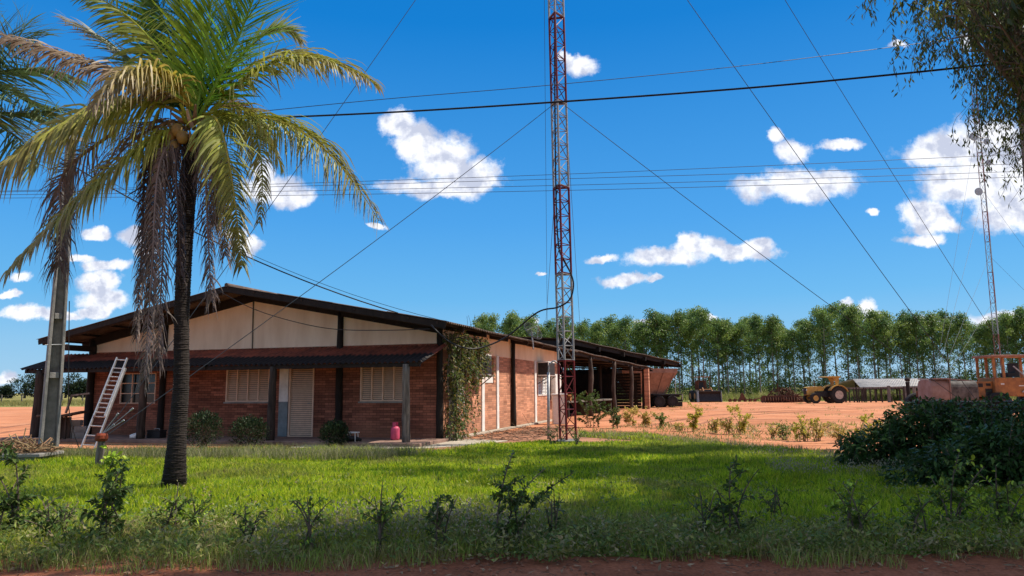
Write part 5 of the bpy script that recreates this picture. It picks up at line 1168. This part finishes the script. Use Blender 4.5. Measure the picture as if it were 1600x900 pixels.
# yellow-green shrubs along the edge of the yard
YS = [(925, 30, 1.35, .75, 900, (0.09, .15, .03), 'tallest green shrub right of the mast base'), (960, 29, .8, .5, 420, (0.11, .16, .035), 'low green shrub next to the tallest one beside the mast'), (985, 31, .7, .6, 420, YB, 'yellowish shrub below the middle log post of the shed'), (1008, 30, .75, .5, 380, YB, 'yellowish shrub just left of the brick pier'), (1036, 29, .55, .35, 240, (0.2, .26, .04), 'small bright green shrub below the hopper truck'),
      (1062, 27, .28, .3, 90, YB, 'tiny sparse shrub between the bright green one and the tall yellow one'), (1085, 26.5, .85, .36, 360, (0.56, .54, .06), 'upright yellow shrub below the loader'), (1117, 25.5, .45, .35, 150, YB, 'sparse yellow shrub right of the upright yellow one'), (1140, 25, .5, .35, 170, YB, 'thin pale shrub below the small plough'), (1158, 25, .85, .5, 300, (0.56, .52, .07), 'tall loose yellow shrub below the disc harrow'), (1205, 22.5, .42, .25, 70, YB, 'tiny thin shrub at the grass edge below the harrow'),
      (1225, 22, .42, .2, 90, (0.2, .26, .05), 'narrow green seedling left of the yellow leafy pair'), (1255, 21.5, .68, .4, 220, (0.56, .52, .07), 'left one of the yellow leafy pair below the tractor'), (1280, 21.5, .55, .4, 150, YB, 'right one of the yellow leafy pair below the tractor'), (1312, 20.5, .45, .35, 110, YB, 'thin pale shrub in the row, left of the dark bush'), (1352, 19.5, .7, .6, 330, (0.56, .52, .07), 'wide sunlit yellow shrub just behind the dark bush')]
for px, Y, h_, sp_, n, c_, lab in YS: sapling(px, Y, h_ * 1.1, sp_ * 1.35, n * 2, .085, c_, lab, cat='shrub', group='shrubs along the yard edge', nst=6, aspect=.5, m=LEAF)
# bushes by the mast foot
sapling(868, 20.8, .55, .6, 260, .06, DG, 'scrubby low plant growing around the foot of the lattice mast', cat='shrub', group='shrubs along the yard edge', nst=6)
sapling(905, 20.6, .4, .4, 120, .06, MG, 'thin low plant just right of the mast foot', cat='shrub', group='shrubs along the yard edge', nst=5)
# the big dark bush at right
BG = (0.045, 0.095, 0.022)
for px, Y, lobes, n, lab in ((1360, 14.2, [(0, 0, .3, .65, .6, .40), (.4, .1, .45, .6, .6, .45)], 2200, 'low left end of the dark bush mass, beside the sunlit grass'),
                         (1470, 14.0, [(0, .2, .62, 1.0, .9, .68), (-.5, -.1, .5, .6, .6, .5), (.5, .2, .85, .7, .6, .45), (.2, -.5, .3, .8, .6, .45), (-.2, .3, .9, .5, .5, .4)], 6200, 'middle of the dark bush mass, below the tank trailer'),
                         (1590, 13.6, [(0, 0, .65, 1.0, .9, .68), (.6, .1, .7, .9, .8, .65), (-.2, -.6, .3, .8, .6, .4), (-.4, .2, .7, .6, .6, .4)], 5200, 'right end of the dark bush mass at the edge of the photo'),
                         (1500, 11.4, [(0, 0, .35, .75, .55, .42), (.5, .2, .5, .5, .5, .45), (-.6, .1, .25, .5, .4, .3)], 2600, 'front middle of the dark bush mass, reaching lowest into the lawn'),
                         (1590, 11.3, [(0, 0, .45, .7, .6, .55), (.5, .2, .5, .6, .5, .6)], 2600, 'front right part of the dark bush mass at the photo edge')):
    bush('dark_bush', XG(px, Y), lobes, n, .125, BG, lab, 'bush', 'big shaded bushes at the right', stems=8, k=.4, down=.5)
# loose shoots breaking the outline of the dark bushes
for i_, (px_, py_, Y_) in enumerate(((1345, 668, 13.9), (1400, 655, 13.8), (1462, 622, 13.5), (1520, 640, 12.5), (1555, 612, 13.0), (1330, 700, 13.8), (1490, 700, 11.0), (1580, 660, 11.0))):
    t0 = P(px_, py_, Y_); sapling(px_ + random.uniform(-8, 8), Y_, max(.5, t0.z), .35, 200, .12, (0.05, .11, .03), ('leftmost shoot', 'second shoot from the left', 'shoot under the tank trailer', 'shoot in the middle front', 'shoot below the orange grader', 'lowest shoot at the left foot', 'low shoot in front', 'rightmost front shoot')[i_] + ' breaking the outline of the dark bush mass', cat='shoot', group='leafy shoots of the dark bush mass', nst=3, aspect=.42, tipcol=(.12, .20, .04))
# drooping shoot above the bush
q = XG(1435, 14); r = empty('drooping_shoot', q, 'long arching shoot with drooping dark leaves rising above the dark bush', 'plant')
b = MB(); st = MB()
for pts_ in ([(1440, 705), (1415, 668), (1392, 650), (1384, 641)], [(1450, 700), (1440, 680), (1425, 690), (1410, 705)], [(1460, 690), (1452, 660), (1446, 648)], [(1330, 735), (1322, 700), (1320, 680)]):
    pts = [p - q for p in spline([P(x, y, 14) for x, y in pts_], 7)]; st.tube(pts, .008, 5)
    for i, p in enumerate(pts):
        for _ in range(3): b.cc = jit(BG, .4); b.leaf(p, Vector((random.gauss(0, .8), random.gauss(0, .5), -1.0)), .045, random.uniform(.1, .15))
b.build('foliage', LEAFD, r); st.build('stems', BARK, r)

# ------------------------------------------------------------------ trees
def euc_variant(seed, H_=12.0, rad=1.7, leaves=3300, size=.30):
    random.seed(seed); tr = MB(); lf = MB()
    top = Vector((random.uniform(-.4, .4), random.uniform(-.4, .4), H_ * .96)); mid = Vector((random.uniform(-.25, .25), random.uniform(-.25, .25), H_ * .5))
    ax = bez(Vector((0, 0, 0)), mid, top, 12); tr.tube(ax, [.13 * (1 - .85 * i / 12) for i in range(13)], 7)
    clumps = []
    nb = 26
    for i in range(nb):
        t_ = .24 + .74 * (i / nb) ** .85; j = min(11, int(t_ * 12)); p = ax[j].lerp(ax[j + 1], t_ * 12 - j); a = i * 2.4 + random.uniform(-.5, .5)
        R_ = rad * (1.0 if t_ > .6 else .75) * (1 - max(0, (t_ - .78) / .22) * .75) * random.uniform(.5, 1.1); e = p + Vector((math.cos(a) * R_, math.sin(a) * R_, random.uniform(.25, .8) * (1.2 - .3 * t_)))
        tr.tube(bez(p, (p + e) / 2 + Vector((0, 0, -.1)), e, 4), [.04 * (1 - t_) + .02, .03, .02, .014, .01], 5, cap=False)
        if t_ < .45 and random.random() < .5: continue
        clumps.append((e, .72 * (.65 + .6 * max(0, t_ - .35)) * 1.25, t_)); clumps.append(((p + e) / 2, .6 * (.6 + .6 * t_), t_))
    clumps.append((top, .55, 1)); wsum = sum(c[1] ** 2 * (.35 + c[2]) for c in clumps)
    for c_, r_, t_ in clumps:
        n = int(leaves * r_ ** 2 * (.35 + t_) / wsum); base = random.choice([(0.17, .27, .06), (0.22, .31, .065), (0.10, .19, .055)])
        for _ in range(n):
            d_ = rv().normalized() * (random.random() ** .45) * r_; d_.z *= .8; lf.cc = jit(base, .3)
            lf.leaf(c_ + d_, Vector((random.gauss(0, .6), random.gauss(0, .6), -.7 + random.gauss(0, .4))), size * .42, size * random.uniform(.7, 1.2))
    return lf, tr
variants = []
for i in range(6):
    lf, tr = euc_variant(100 + i, 12.0, [1.55, 1.9, 1.4, 1.75, 1.5, 2.0][i]); variants.append((lf, tr))
random.seed(11)
protos = []
ELAB = 'slender eucalyptus with pale thin trunk, one of the long plantation row behind the yard'
EGRP = 'eucalyptus trees in the plantation row behind the yard'
def hz(px): return 450 + F * math.tan(PITCH) * 1.0 - (px - 800) * math.tan(ROLL)
spots = []
px = 752.0; tops = {752: 500, 800: 496, 840: 505, 900: 504, 960: 500, 1020: 495, 1060: 490, 1100: 490, 1140: 500, 1185: 492, 1240: 505, 1320: 478, 1370: 490, 1390: 487, 1430: 500, 1470: 492, 1530: 500, 1570: 487, 1640: 490}
def topat(x):
    k = sorted(tops); 
    for a_, b_ in zip(k, k[1:]):
        if a_ <= x <= b_: return tops[a_] + (tops[b_] - tops[a_]) * (x - a_) / (b_ - a_)
    return 497
for row, (Y, dpx, off) in enumerate(((103, 23, 0), (109, 25, 13), (116, 36, 6))):
    px = 750 + off
    while px < 1720:
        spots.append((px + random.uniform(-6, 6), Y + random.uniform(-1, 1), topat(px) + random.uniform(-11, 13 if row else 11), random.randrange(6))); px += dpx * random.choice([.6, .8, 1, 1, 1.15, 1.5])
for px, Y, ty, v in spots:
    q = XG(px, Y); hgt = P(px, ty, Y).z
    if len(protos) <= v or True:
        pr_ = next((p for p in protos if p[0] == v), None)
    if pr_ is None:
        r = empty('eucalyptus_tree', q, ELAB, 'tree', EGRP); variants[v][0].build('crown', LEAF, r); variants[v][1].build('trunk', EUBARK, r); protos.append((v, r)); o = r
    else: o = copy_tree(pr_[1])
    o.location = q; s_ = hgt / 12.0; o.scale = (s_ * random.uniform(.75, 1.2), s_ * random.uniform(.75, 1.2), s_); o.rotation_euler[2] = random.uniform(0, 6.28)
trs = [o for o in COL.objects if o.name.startswith('eucalyptus_tree')]
def seen(o): w = o.location - EYE; return w.dot(_r) / w.dot(_f) * F + 800
front_ = [o for o in trs if o.location.y < 105]
a_ = min(front_, key=seen); a_['label'] = 'leftmost eucalyptus of the plantation row, just above the house roof edge'
a_ = max([o for o in front_ if 1250 < seen(o) < 1400], key=lambda o: o.scale[2]); a_['label'] = 'tallest eucalyptus of the row, rising above the tractor and cattle shed'
a_ = min([o for o in front_ if 'tallest' not in o['label']], key=lambda o: abs(seen(o) - 1101)); a_['label'] = 'eucalyptus of the row directly behind the wheel loader'
a_ = min([o for o in front_ if 'tallest' not in o['label']], key=lambda o: abs(seen(o) - 1222)); a_['label'] = 'eucalyptus of the row directly behind the disc harrow'
# understory below the row and the far wood beyond
b = MB(); x = -8.0
while x < 100:
    for _ in range(2):
        Y = random.uniform(100, 118); h_ = random.uniform(1.8, 4.6) * (1.15 if random.random() < .3 else .9); leafcloud(b, (x * Y / 105 + random.uniform(-1, 1), Y, h_ * .5), (1.7, 1.4, h_ * .55), 330, .34, random.choice([(0.07, .13, .03), (0.12, .19, .04), (0.06, .11, .035)]), down=.2)
    x += 1.05
tag(b.build('undergrowth', LEAF), kind='stuff'); bpy.data.objects['undergrowth']['label'] = 'dark undergrowth thicket below the eucalyptus row'; bpy.data.objects['undergrowth']['category'] = 'undergrowth'
b = MB()
for i in range(150):
    Y = random.uniform(230, 300); xx = random.uniform(-80, 260); h_ = random.uniform(3.5, 6.5); leafcloud(b, (xx, Y, h_ * .5), (4.5, 3, h_ * .55), 90, 1.1, (0.035, .065, .03), down=0)
o = b.build('far_wood', LEAF); tag(o, 'low far wood seen between the eucalyptus trunks', 'wood', kind='stuff')
# broad trees on the left horizon
for i, (px, w_, ty, lab) in enumerate(((38, 4.6, 583, 'broad dark tree on the left horizon, left of the first porch post'), (60, 4.2, 590, 'broad dark tree on the left horizon, hidden partly by the first porch post'), (102, 4.8, 584, 'dark round tree seen under the porch roof right of the utility pole'), (118, 3.2, 598, 'small low tree seen under the porch roof near the house wall'), (2, 2.5, 604, 'small faint tree at the very left of the horizon'), (128, 3.5, 592, 'dark tree beside the house wall on the left horizon'))):
    Y = 215; q = XG(px, Y); h_ = P(px, ty, Y).z; lo = [(0, 0, h_ * .55, w_, w_, h_ * .42), (w_ * .5, 0, h_ * .7, w_ * .5, w_ * .5, h_ * .3), (-w_ * .5, 0, h_ * .45, w_ * .6, w_ * .6, h_ * .35), (w_ * .8, 0, h_ * .35, w_ * .5, w_ * .5, h_ * .3)]
    r = empty('broad_tree', q, lab, 'tree', 'broad trees on the left horizon'); b = MB()
    for l in lo: leafcloud(b, l[:3], l[3:], 420, .75, (0.035, .06, .028), down=0)
    b.build('crown', LEAF, r); b = MB(); b.tube([(0, 0, 0), (.2, 0, h_ * .3), (0, 0, h_ * .6)], [.35, .28, .18], 8); b.build('trunk', BARK, r)
# field fence at the left
r = empty('wire_fence', XG(0, 118), 'thin wire fence with pale posts across the dry field at the left', 'fence'); fl_ = r.location.copy()
for k in range(26):
    q = Vector((-100 + k * 3.2, 118, 0)) - fl_; b = MB(); b.bb(q.x - .07, q.x + .07, q.y - .07, q.y + .07, 0, 1.3); b.build('post', GREYWOOD, r)
b = MB()
for z in (.5, .85, 1.2): b.tube([Vector((-101, 118, z)) - fl_, Vector((-19, 118, z)) - fl_], .02, 4)
b.build('wire_strand', GREYWOOD, r)

# big eucalyptus overhanging the right, with the others that shade the lawn
def big_tree(loc_, limbs, trunk_top, label, seed, clump=46, sub=9, size=.15, spread=.42, group=None, tr_r=.28):
    random.seed(seed); r = empty('large_eucalyptus', loc_, label, 'tree', group); st = MB(); lf = MB(); tt = Vector(trunk_top)
    st.tube(spline([Vector((0, 0, 0)), tt * .5 + Vector((.1, .1, 0)), tt], 6), [tr_r - .012 * i for i in range(13)], 12)
    for e in limbs:
        e = Vector(e); s0 = tt * random.uniform(.75, 1.0); md = (s0 + e) / 2 + Vector((random.uniform(-.3, .3), random.uniform(-.3, .3), -.35)); pts = bez(s0, md, e, 12); st.tube(pts, [.065 * (1 - .9 * i / 12) + .006 for i in range(13)], 7, cap=False)
        for k in range(sub):
            i0 = random.randint(4, 12); d_ = Vector((random.gauss(0, 1), random.gauss(0, 1), random.gauss(-.1, .6))).normalized() * random.uniform(.5, 1.5); e2 = pts[i0] + d_; sp_ = bez(pts[i0], (pts[i0] + e2) / 2 + Vector((0, 0, .15)), e2, 6); st.tube(sp_, [.022, .018, .014, .011, .008, .006, .004], 5, cap=False)
            for c_ in (e2, sp_[4], e2 + rv(.25)):
                base = random.choice([(0.12, .18, .05), (0.08, .13, .04), (0.24, .30, .07)])
                for _ in range(max(3, clump // 12)):
                    tw0 = c_ + rv(spread * .45); dr = Vector((random.gauss(0, .45), random.gauss(0, .45), -1)) * random.uniform(.25, .6); st.tube([tw0 - dr * .3 + rv(.05), tw0, tw0 + dr], .004, 3, cap=False)
                    for _ in range(11):
                        lf.cc = jit(base, .35); p = tw0 + dr * random.uniform(-.2, 1.0) + rv(.045); lf.leaf(p, Vector((random.gauss(0, .55), random.gauss(0, .55), -1)), size * random.uniform(.17, .26), size * random.uniform(.6, 1.2))
    lf.build('crown', LEAF, r); st.build('trunk', EUBARK, r); return r
ob = Vector((12.8, 14.5, 0))
L1 = [P(x, y - 45, 14 + d) - ob for x, y, d in ((1482, 15, 0), (1495, 70, -.3), (1500, 25, .8), (1530, 100, 0), (1500, 40, .3), (1545, 60, -.6), (1575, 95, .3), (1595, 130, 0), (1600, 40, 1), (1540, -60, 0), (1490, -70, .5), (1600, -20, -.8), (1650, 150, .4), (1660, 80, 0))]
L1 += [Vector((random.uniform(2.0, 5), random.uniform(-2.0, 3), random.uniform(9, 12))) for _ in range(6)]
big_tree(ob, L1, (-.4, .3, 6.2), 'large eucalyptus whose branches hang into the top right corner', 5, sub=9, clump=24, size=.16, spread=.4)
SHADES = [((11.9, 10.4), 14.5, 'nearest the saplings'), ((8.9, 9.5), 15.5, 'closest to the lawn edge'), ((8.2, 8.2), 16.5, 'nearest the dirt verge'), ((15.2, 13.6), 14, 'beside the overhanging one'), ((19.4, 17.0), 14, 'behind the overhanging one'), ((15.8, 12.0), 15, 'farthest right in the middle'), ((13.5, 8.6), 14, 'farthest right near the verge'), ((23.5, 22.5), 14, 'beyond the flatbed trailer')]
for i, ((x, y), h_, wh) in enumerate(SHADES):
    random.seed(40 + i)
    lm = [Vector((random.gauss(0, 1.7), random.gauss(0, 1.25), h_ * random.uniform(.62, 1.0))) for _ in range(22)]
    big_tree(Vector((x, y, 0)), lm, (.2, .1, h_ * .55), 'large eucalyptus out of the photo to the right, the one ' + wh, 60 + i, group='shade trees off to the right', sub=8, clump=66, size=.42, spread=.8)

for i, ((x, y), lo, wh) in enumerate((((14.4, 20.0), [(random.uniform(-5.5, 1.5), random.gauss(0, .45)) for _ in range(16)], 'its high limbs over the lawn centre'), ((13.0, 16.4), [(random.uniform(-5, 1), random.gauss(0, .35)) for _ in range(14)], 'its high limbs over the near lawn'))):
    lm = [Vector((a_, b_, 15.5 + abs(a_) * .5 + random.uniform(-.5, 2.0))) for a_, b_ in lo]
    big_tree(Vector((x, y, 0)), lm, (.2, .1, 12.5), 'very tall eucalyptus out of the photo, ' + wh, 80 + i, group='shade trees off to the right', sub=6, clump=36, size=.40, spread=.6)

# ------------------------------------------------------------------ grass, weeds and litter
rng = np.random.default_rng(3)
def inside(poly, x, y):
    p = np.array(poly); c = np.zeros(len(x), bool); j = len(p) - 1
    for i in range(len(p)):
        c ^= ((p[i, 1] > y) != (p[j, 1] > y)) & (x < (p[j, 0] - p[i, 0]) * (y - p[i, 1]) / (p[j, 1] - p[i, 1] + 1e-12) + p[i, 0]); j = i
    return c
def vnoise(x, y, s, seed):
    r_ = np.random.default_rng(seed).random((128, 128)); u = x / s + 64; v = y / s + 64; i = np.floor(u).astype(int); j = np.floor(v).astype(int); fu = u - i; fv = v - j; fu = fu * fu * (3 - 2 * fu); fv = fv * fv * (3 - 2 * fv)
    g = lambda a, b_: r_[a % 128, b_ % 128]
    return (g(i, j) * (1 - fu) + g(i + 1, j) * fu) * (1 - fv) + (g(i, j + 1) * (1 - fu) + g(i + 1, j + 1) * fu) * fv
def blades(name, x, y, h, w, lean, cols, m, label, cat, kind='stuff', head=None):
    n = len(x); a = rng.random(n) * 6.283; wx = np.cos(a) * w / 2; wy = np.sin(a) * w / 2; b_ = rng.random(n) * 6.283; lx = np.cos(b_) * lean * h; ly = np.sin(b_) * lean * h
    z0 = np.zeros(n); V = np.empty((n, 5, 3), np.float32)
    V[:, 0] = np.stack([x - wx, y - wy, z0], 1); V[:, 1] = np.stack([x + wx, y + wy, z0], 1)
    V[:, 2] = np.stack([x + wx * .8 + lx * .35, y + wy * .8 + ly * .35, h * .6], 1); V[:, 3] = np.stack([x - wx * .8 + lx * .35, y - wy * .8 + ly * .35, h * .6], 1); V[:, 4] = np.stack([x + lx, y + ly, h * (1 - lean * .25)], 1)
    me = bpy.data.meshes.new(name); me.vertices.add(n * 5); me.vertices.foreach_set('co', V.reshape(-1))
    idx = (np.arange(n) * 5)[:, None]; loops = np.concatenate([idx + np.array([0, 1, 2, 3]), idx + np.array([3, 2, 4])], 1).reshape(-1)
    me.loops.add(n * 7); me.loops.foreach_set('vertex_index', loops.astype(np.int32)); me.polygons.add(n * 2)
    st = np.stack([np.arange(n) * 7, np.arange(n) * 7 + 4], 1).reshape(-1); me.polygons.foreach_set('loop_start', st.astype(np.int32))
    at = me.color_attributes.new('tint', 'FLOAT_COLOR', 'POINT'); C = np.ones((n, 5, 4), np.float32); C[:, :, :3] = cols[:, None, :]
    C[:, :2, :3] *= 1.0
    if head is not None: C[:, 4, :3] = head
    at.data.foreach_set('color', C.reshape(-1)); me.materials.append(m); me.update(calc_edges=True); me.validate()
    o = bpy.data.objects.new(name, me); COL.objects.link(o); return tag(o, label, cat, kind=kind)
def scatter(poly, n, dens=None):
    p = np.array(poly); x = rng.uniform(p[:, 0].min(), p[:, 0].max(), n * 3); y = rng.uniform(p[:, 1].min(), p[:, 1].max(), n * 3)
    # thin with distance, drop what lies far outside the view
    k = inside(poly, x, y) & (np.abs(x) < y * .75 + 1.5) & (rng.random(n * 3) < np.clip((10.5 / y) ** 1.25, 0, 1)); x = x[k]; y = y[k]
    return x[:n], y[:n]
def colmix(n, parts):
    out = np.empty((n, 3)); pr_ = np.array([p[1] for p in parts]); ch = rng.choice(len(parts), n, p=pr_ / pr_.sum()); cs = np.array([p[0] for p in parts]); out = cs[ch] * rng.uniform(.75, 1.25, (n, 1)); return out
def edge_wobble(x, y): return y + (vnoise(x, y, .9, 5) - .5) * .9 + (vnoise(x, y, .3, 6) - .5) * .35
x, y = scatter(LAWN, 430000)
dry = (edge_wobble(x, y) < 8.55) ; keep = ~(dry & (rng.random(len(x)) < .45)) & ~(edge_wobble(x, y) < 6.95); x, y = x[keep], y[keep]
n = len(x); tall = vnoise(x, y, 1.6, 9) * .6 + vnoise(x, y, .45, 10) * .4
back = np.clip((y - 16.5) / 3, 0, 1) * (x < -.5)
h = (.035 + .17 * tall ** 1.4 + .05 * back) * rng.uniform(.6, 1.35, n); cols = colmix(n, [((.34, .50, .018), 4), ((.54, .64, .03), 5), ((.12, .27, .02), 3.2), ((.66, .66, .06), 2), ((.52, .46, .17), .6)])
dryf = np.clip(vnoise(x, y, 2.3, 12) * 1.5 - .85 + np.clip(vnoise(x, y, .7, 13) * 3 - 2.1, 0, .6) + back * .35 + np.clip((8.9 - np.clip(x, 0, 4) * .28 - y) / 1.2, 0, 1) * .7, 0, 1) * rng.random(n) ** .5
dc = colmix(n, [((.34, .29, .13), 3), ((.27, .27, .09), 3), ((.24, .17, .09), 2)]); cols = cols * (1 - dryf[:, None]) + dc * dryf[:, None]
blades('grass', x, y, h, rng.uniform(.006, .012, n) * (1 + np.clip(y - 9, 0, 12) / 10), rng.uniform(.1, .75, n), cols, GRASS, 'bright green lawn of uneven uncut grass', 'grass')
# dry verge: straw, seed heads and small pale flowers
VP = [(-16, 6.5), (16, 6.5), (16, 9.3), (-16, 9.3)]
x, y = scatter(VP, 90000); e = edge_wobble(x, y); k = (e > 6.75) & (e < 9.0 - np.clip(x, 0, 4) * .3) & (rng.random(len(x)) < np.clip(1.3 - np.abs(e - 7.95) * .7, .15, 1)); x, y = x[k], y[k]; n = len(x)
blades('dry_weeds', x, y, rng.uniform(.05, .22, n) * (.6 + .8 * vnoise(x, y, .5, 21)), rng.uniform(.003, .007, n), rng.uniform(.2, 1.0, n), colmix(n, [((.34, .28, .11), 2.5), ((.42, .36, .15), 1.5), ((.24, .34, .05), 6), ((.20, .12, .06), 1.5)]), STRAW, 'dry tangled weeds and straw along the dirt verge', 'weeds')
x, y = scatter([(-3.2, 7.3), (0.8, 7.3), (0.6, 9.0), (-2.6, 9.3)], 4200); xx = np.clip(1 - np.abs(x + 1.0 - (y - 8) * .3) / 1.5, 0, 1); k = rng.random(len(x)) < xx * vnoise(x, y, .35, 31) * 1.3; x, y = x[k], y[k]
x2, y2 = scatter([(4.4, 12.5), (8, 12.5), (8, 16.5), (5, 16.5)], 2600); k = vnoise(x2, y2, .8, 41) > .55; x = np.concatenate([x, x2[k]]); y = np.concatenate([y, y2[k]]); n = len(x); hh = rng.uniform(.14, .32, n)
blades('flowering_weeds', x, y, hh, np.full(n, .004), rng.uniform(.1, .4, n), colmix(n, [((.16, .19, .09), 2), ((.25, .22, .14), 2)]), STRAW, 'thin stalked weeds with tiny whitish seed heads', 'weeds')
ft = []; b = MB()
for i in range(0, n, 1):
    b.cc = jit((.38, .34, .22), .2); p = Vector((x[i], y[i], hh[i] * .92)); s_ = random.uniform(.006, .012)
    b.add([p + Vector((s_, 0, 0)), p + Vector((0, s_, 0)), p + Vector((-s_, 0, 0)), p + Vector((0, -s_, 0)), p + Vector((0, 0, s_ * 2)), p - Vector((0, 0, s_ * 1.5))], [(0, 1, 4), (1, 2, 4), (2, 3, 4), (3, 0, 4), (1, 0, 5), (2, 1, 5), (3, 2, 5), (0, 3, 5)])
tag(b.build('seed_heads', STRAW), 'tiny whitish seed heads on the thin stalked weeds', 'seed heads', kind='stuff')
b = MB()
for i in range(1800):
    px_ = random.uniform(-60, 1660); Y_ = random.uniform(6.85, 9.2 if px_ < 800 else 8.2) if random.random() < .85 else random.uniform(9, 13); q = XG(px_, Y_); c_ = random.choice([(.20, .26, .05), (.30, .32, .08), (.16, .22, .05), (.34, .30, .14), (.12, .20, .04)]); hh_ = random.uniform(.06, .30)
    for k in range(random.randint(8, 22)):
        b.cc = jit(c_, .35); p = q + Vector((random.gauss(0, .07), random.gauss(0, .07), random.uniform(.02, hh_))); b.leaf(p, Vector((random.gauss(0, 1), random.gauss(0, 1), random.uniform(.1, .9))), random.uniform(.012, .036), random.uniform(.03, .085))
tag(b.build('low_weeds', LEAF), 'loose low yellowish weeds mixed into the grass along the dirt verge', 'weeds', kind='stuff')
# weeds on the bare yard
b = MB()
for i in range(420):
    px_ = random.uniform(1000, 1430) if random.random() < .6 else random.uniform(880, 1430); Y_ = random.uniform(21, 30) if random.random() < .8 else random.uniform(30, 70); q = XG(px_, Y_)
    for k in range(12): b.cc = jit(random.choice([(.36, .34, .10), (.44, .38, .18), (.24, .26, .07)]), .3); b.leaf(q + Vector((random.gauss(0, .12), random.gauss(0, .12), random.uniform(0.01, .08))), Vector((random.gauss(0, .7), random.gauss(0, .7), 1)), .03, random.uniform(.06, .18))
tag(b.build('yard_weeds', LEAF), 'small scattered dry weeds on the bare dirt yard', 'weeds', kind='stuff')
# tall dry grass stems along the porch and pale tussocks at the back of the lawn
x, y = scatter([g2(20, 716), g2(600, 712), g2(690, 712), g2(600, 722), g2(300, 722), g2(60, 722)], 5200); n = len(x)
blades('tall_grass', x, y, rng.uniform(.2, .46, n), rng.uniform(.006, .012, n), rng.uniform(.3, 1.0, n), colmix(n, [((.30, .30, .15), 3), ((.20, .24, .08), 3), ((.40, .36, .22), 2)]), GRASS, 'tall arching grass stems in front of the porch', 'grass')
# far grass at the edge of the yard
n = 26000; x = rng.uniform(-5, 75, n); y = rng.uniform(79, 100, n); k = (np.abs(x) < y * .74) & (vnoise(x, y, 3, 51) > .25); x, y = x[k], y[k]; n = len(x)
blades('field_grass', x, y, rng.uniform(.3, 1.1, n) * (.5 + vnoise(x, y, 2.2, 52)), rng.uniform(.03, .07, n), rng.uniform(.2, .9, n), colmix(n, [((.26, .28, .07), 3), ((.17, .22, .05), 3), ((.36, .32, .13), 2)]), GRASS, 'tall yellow-green grass beyond the dirt yard', 'grass')
n = 16000; x = rng.uniform(-95, -15, n); y = rng.uniform(86, 135, n); k = (x / y > -.78) & (x / y < -.5); x, y = x[k], y[k]; n = len(x)
blades('field_grass', x, y, rng.uniform(.2, .6, n), rng.uniform(.04, .08, n), rng.uniform(.2, .9, n), colmix(n, [((.34, .30, .10), 3), ((.24, .25, .08), 2)]), GRASS, 'dry yellow field grass at the left beyond the dirt', 'grass')
# grass fringe along the yard edge
x, y = scatter([g2(905, 676), g2(1000, 678), g2(1150, 694), g2(1320, 711), g2(1420, 730), g2(1420, 740), g2(1300, 720), g2(1150, 702), g2(1050, 693), g2(900, 683)], 16000); n = len(x)
blades('edge_grass', x, y, rng.uniform(.06, .2, n), rng.uniform(.01, .02, n), rng.uniform(.2, .9, n), colmix(n, [((.34, .32, .14), 3), ((.40, .34, .22), 3), ((.2, .26, .06), 3)]), GRASS, 'pale seeding grass fringe between lawn and dirt yard', 'grass')
# litter, clods and twigs on the soil
b = MB()
for i in range(2600):
    x_ = random.uniform(-7, 7); y_ = random.uniform(6.4, 7.9) if i % 3 else random.uniform(6.4, 9); p = Vector((x_, y_, .012)); k = random.random()
    if k < .5:
        b.cc = jit((.26, .13, .075), .35); s_ = random.uniform(.006, .022); b.add([p + Vector((s_, 0, 0)), p + Vector((0, s_, 0)), p + Vector((-s_ * .8, .2 * s_, 0)), p + Vector((0, -s_, 0)), p + Vector((0, 0, s_ * .7))], [(0, 1, 4), (1, 2, 4), (2, 3, 4), (3, 0, 4)])
    elif k < .85: b.cc = jit((.34, .24, .14), .35); b.leaf(p + Vector((0, 0, .006)), Vector((random.gauss(0, 1), random.gauss(0, 1), .15)), random.uniform(.012, .03), random.uniform(.04, .10))
    else: b.cc = jit((.14, .09, .06), .3); d_ = Vector((random.gauss(0, 1), random.gauss(0, 1), .05)).normalized() * random.uniform(.05, .18); b.tube([p, p + d_ * .5 + Vector((0, 0, .01)), p + d_], .003, 4, cap=False)
tag(b.build('leaf_litter', STRAW), 'dry leaves, twigs and clods scattered on the reddish soil', 'litter', kind='stuff')
b = MB()
for i in range(260):
    t_ = random.random(); p = H(random.uniform(.3, 2.6), random.uniform(.5, 8), .01); d_ = Vector((random.gauss(0, 1), random.gauss(0, 1), .03)).normalized() * random.uniform(.2, .9); b.cc = jit((.22, .14, .09), .3); b.tube([p, p + d_ * .5 + rv(.04) + Vector((0, 0, .04)), p + d_], .007, 4, cap=False)
for v in range(len(b.v)):
    if b.v[v][2] < .006: b.v[v] = (b.v[v][0], b.v[v][1], .006)
tag(b.build('dry_vines', STRAW), 'dry vine stems trailing over the ground by the side wall', 'litter', kind='stuff')
# slab with a pile of dry fronds at the left edge
sq = XG(28, 16.8); b = MB(); b.bb(-.75, .75, -.45, .45, .16, .24); b.bb(-.6, .6, -.35, .35, 0, .16); o = b.build('stone_slab', CONC, bevel=.02); o.location = sq; tag(o, 'grey concrete slab on the lawn at the left edge', 'slab')
heap('dry_frond_pile', sq + Vector((0, 0, .24)), .7, .4, .28, 170, STRAW, 'pile of dry tan palm fronds lying on the concrete slab', 'brush pile', L=.8, r_=.012, cols=(.34, .22, .12))
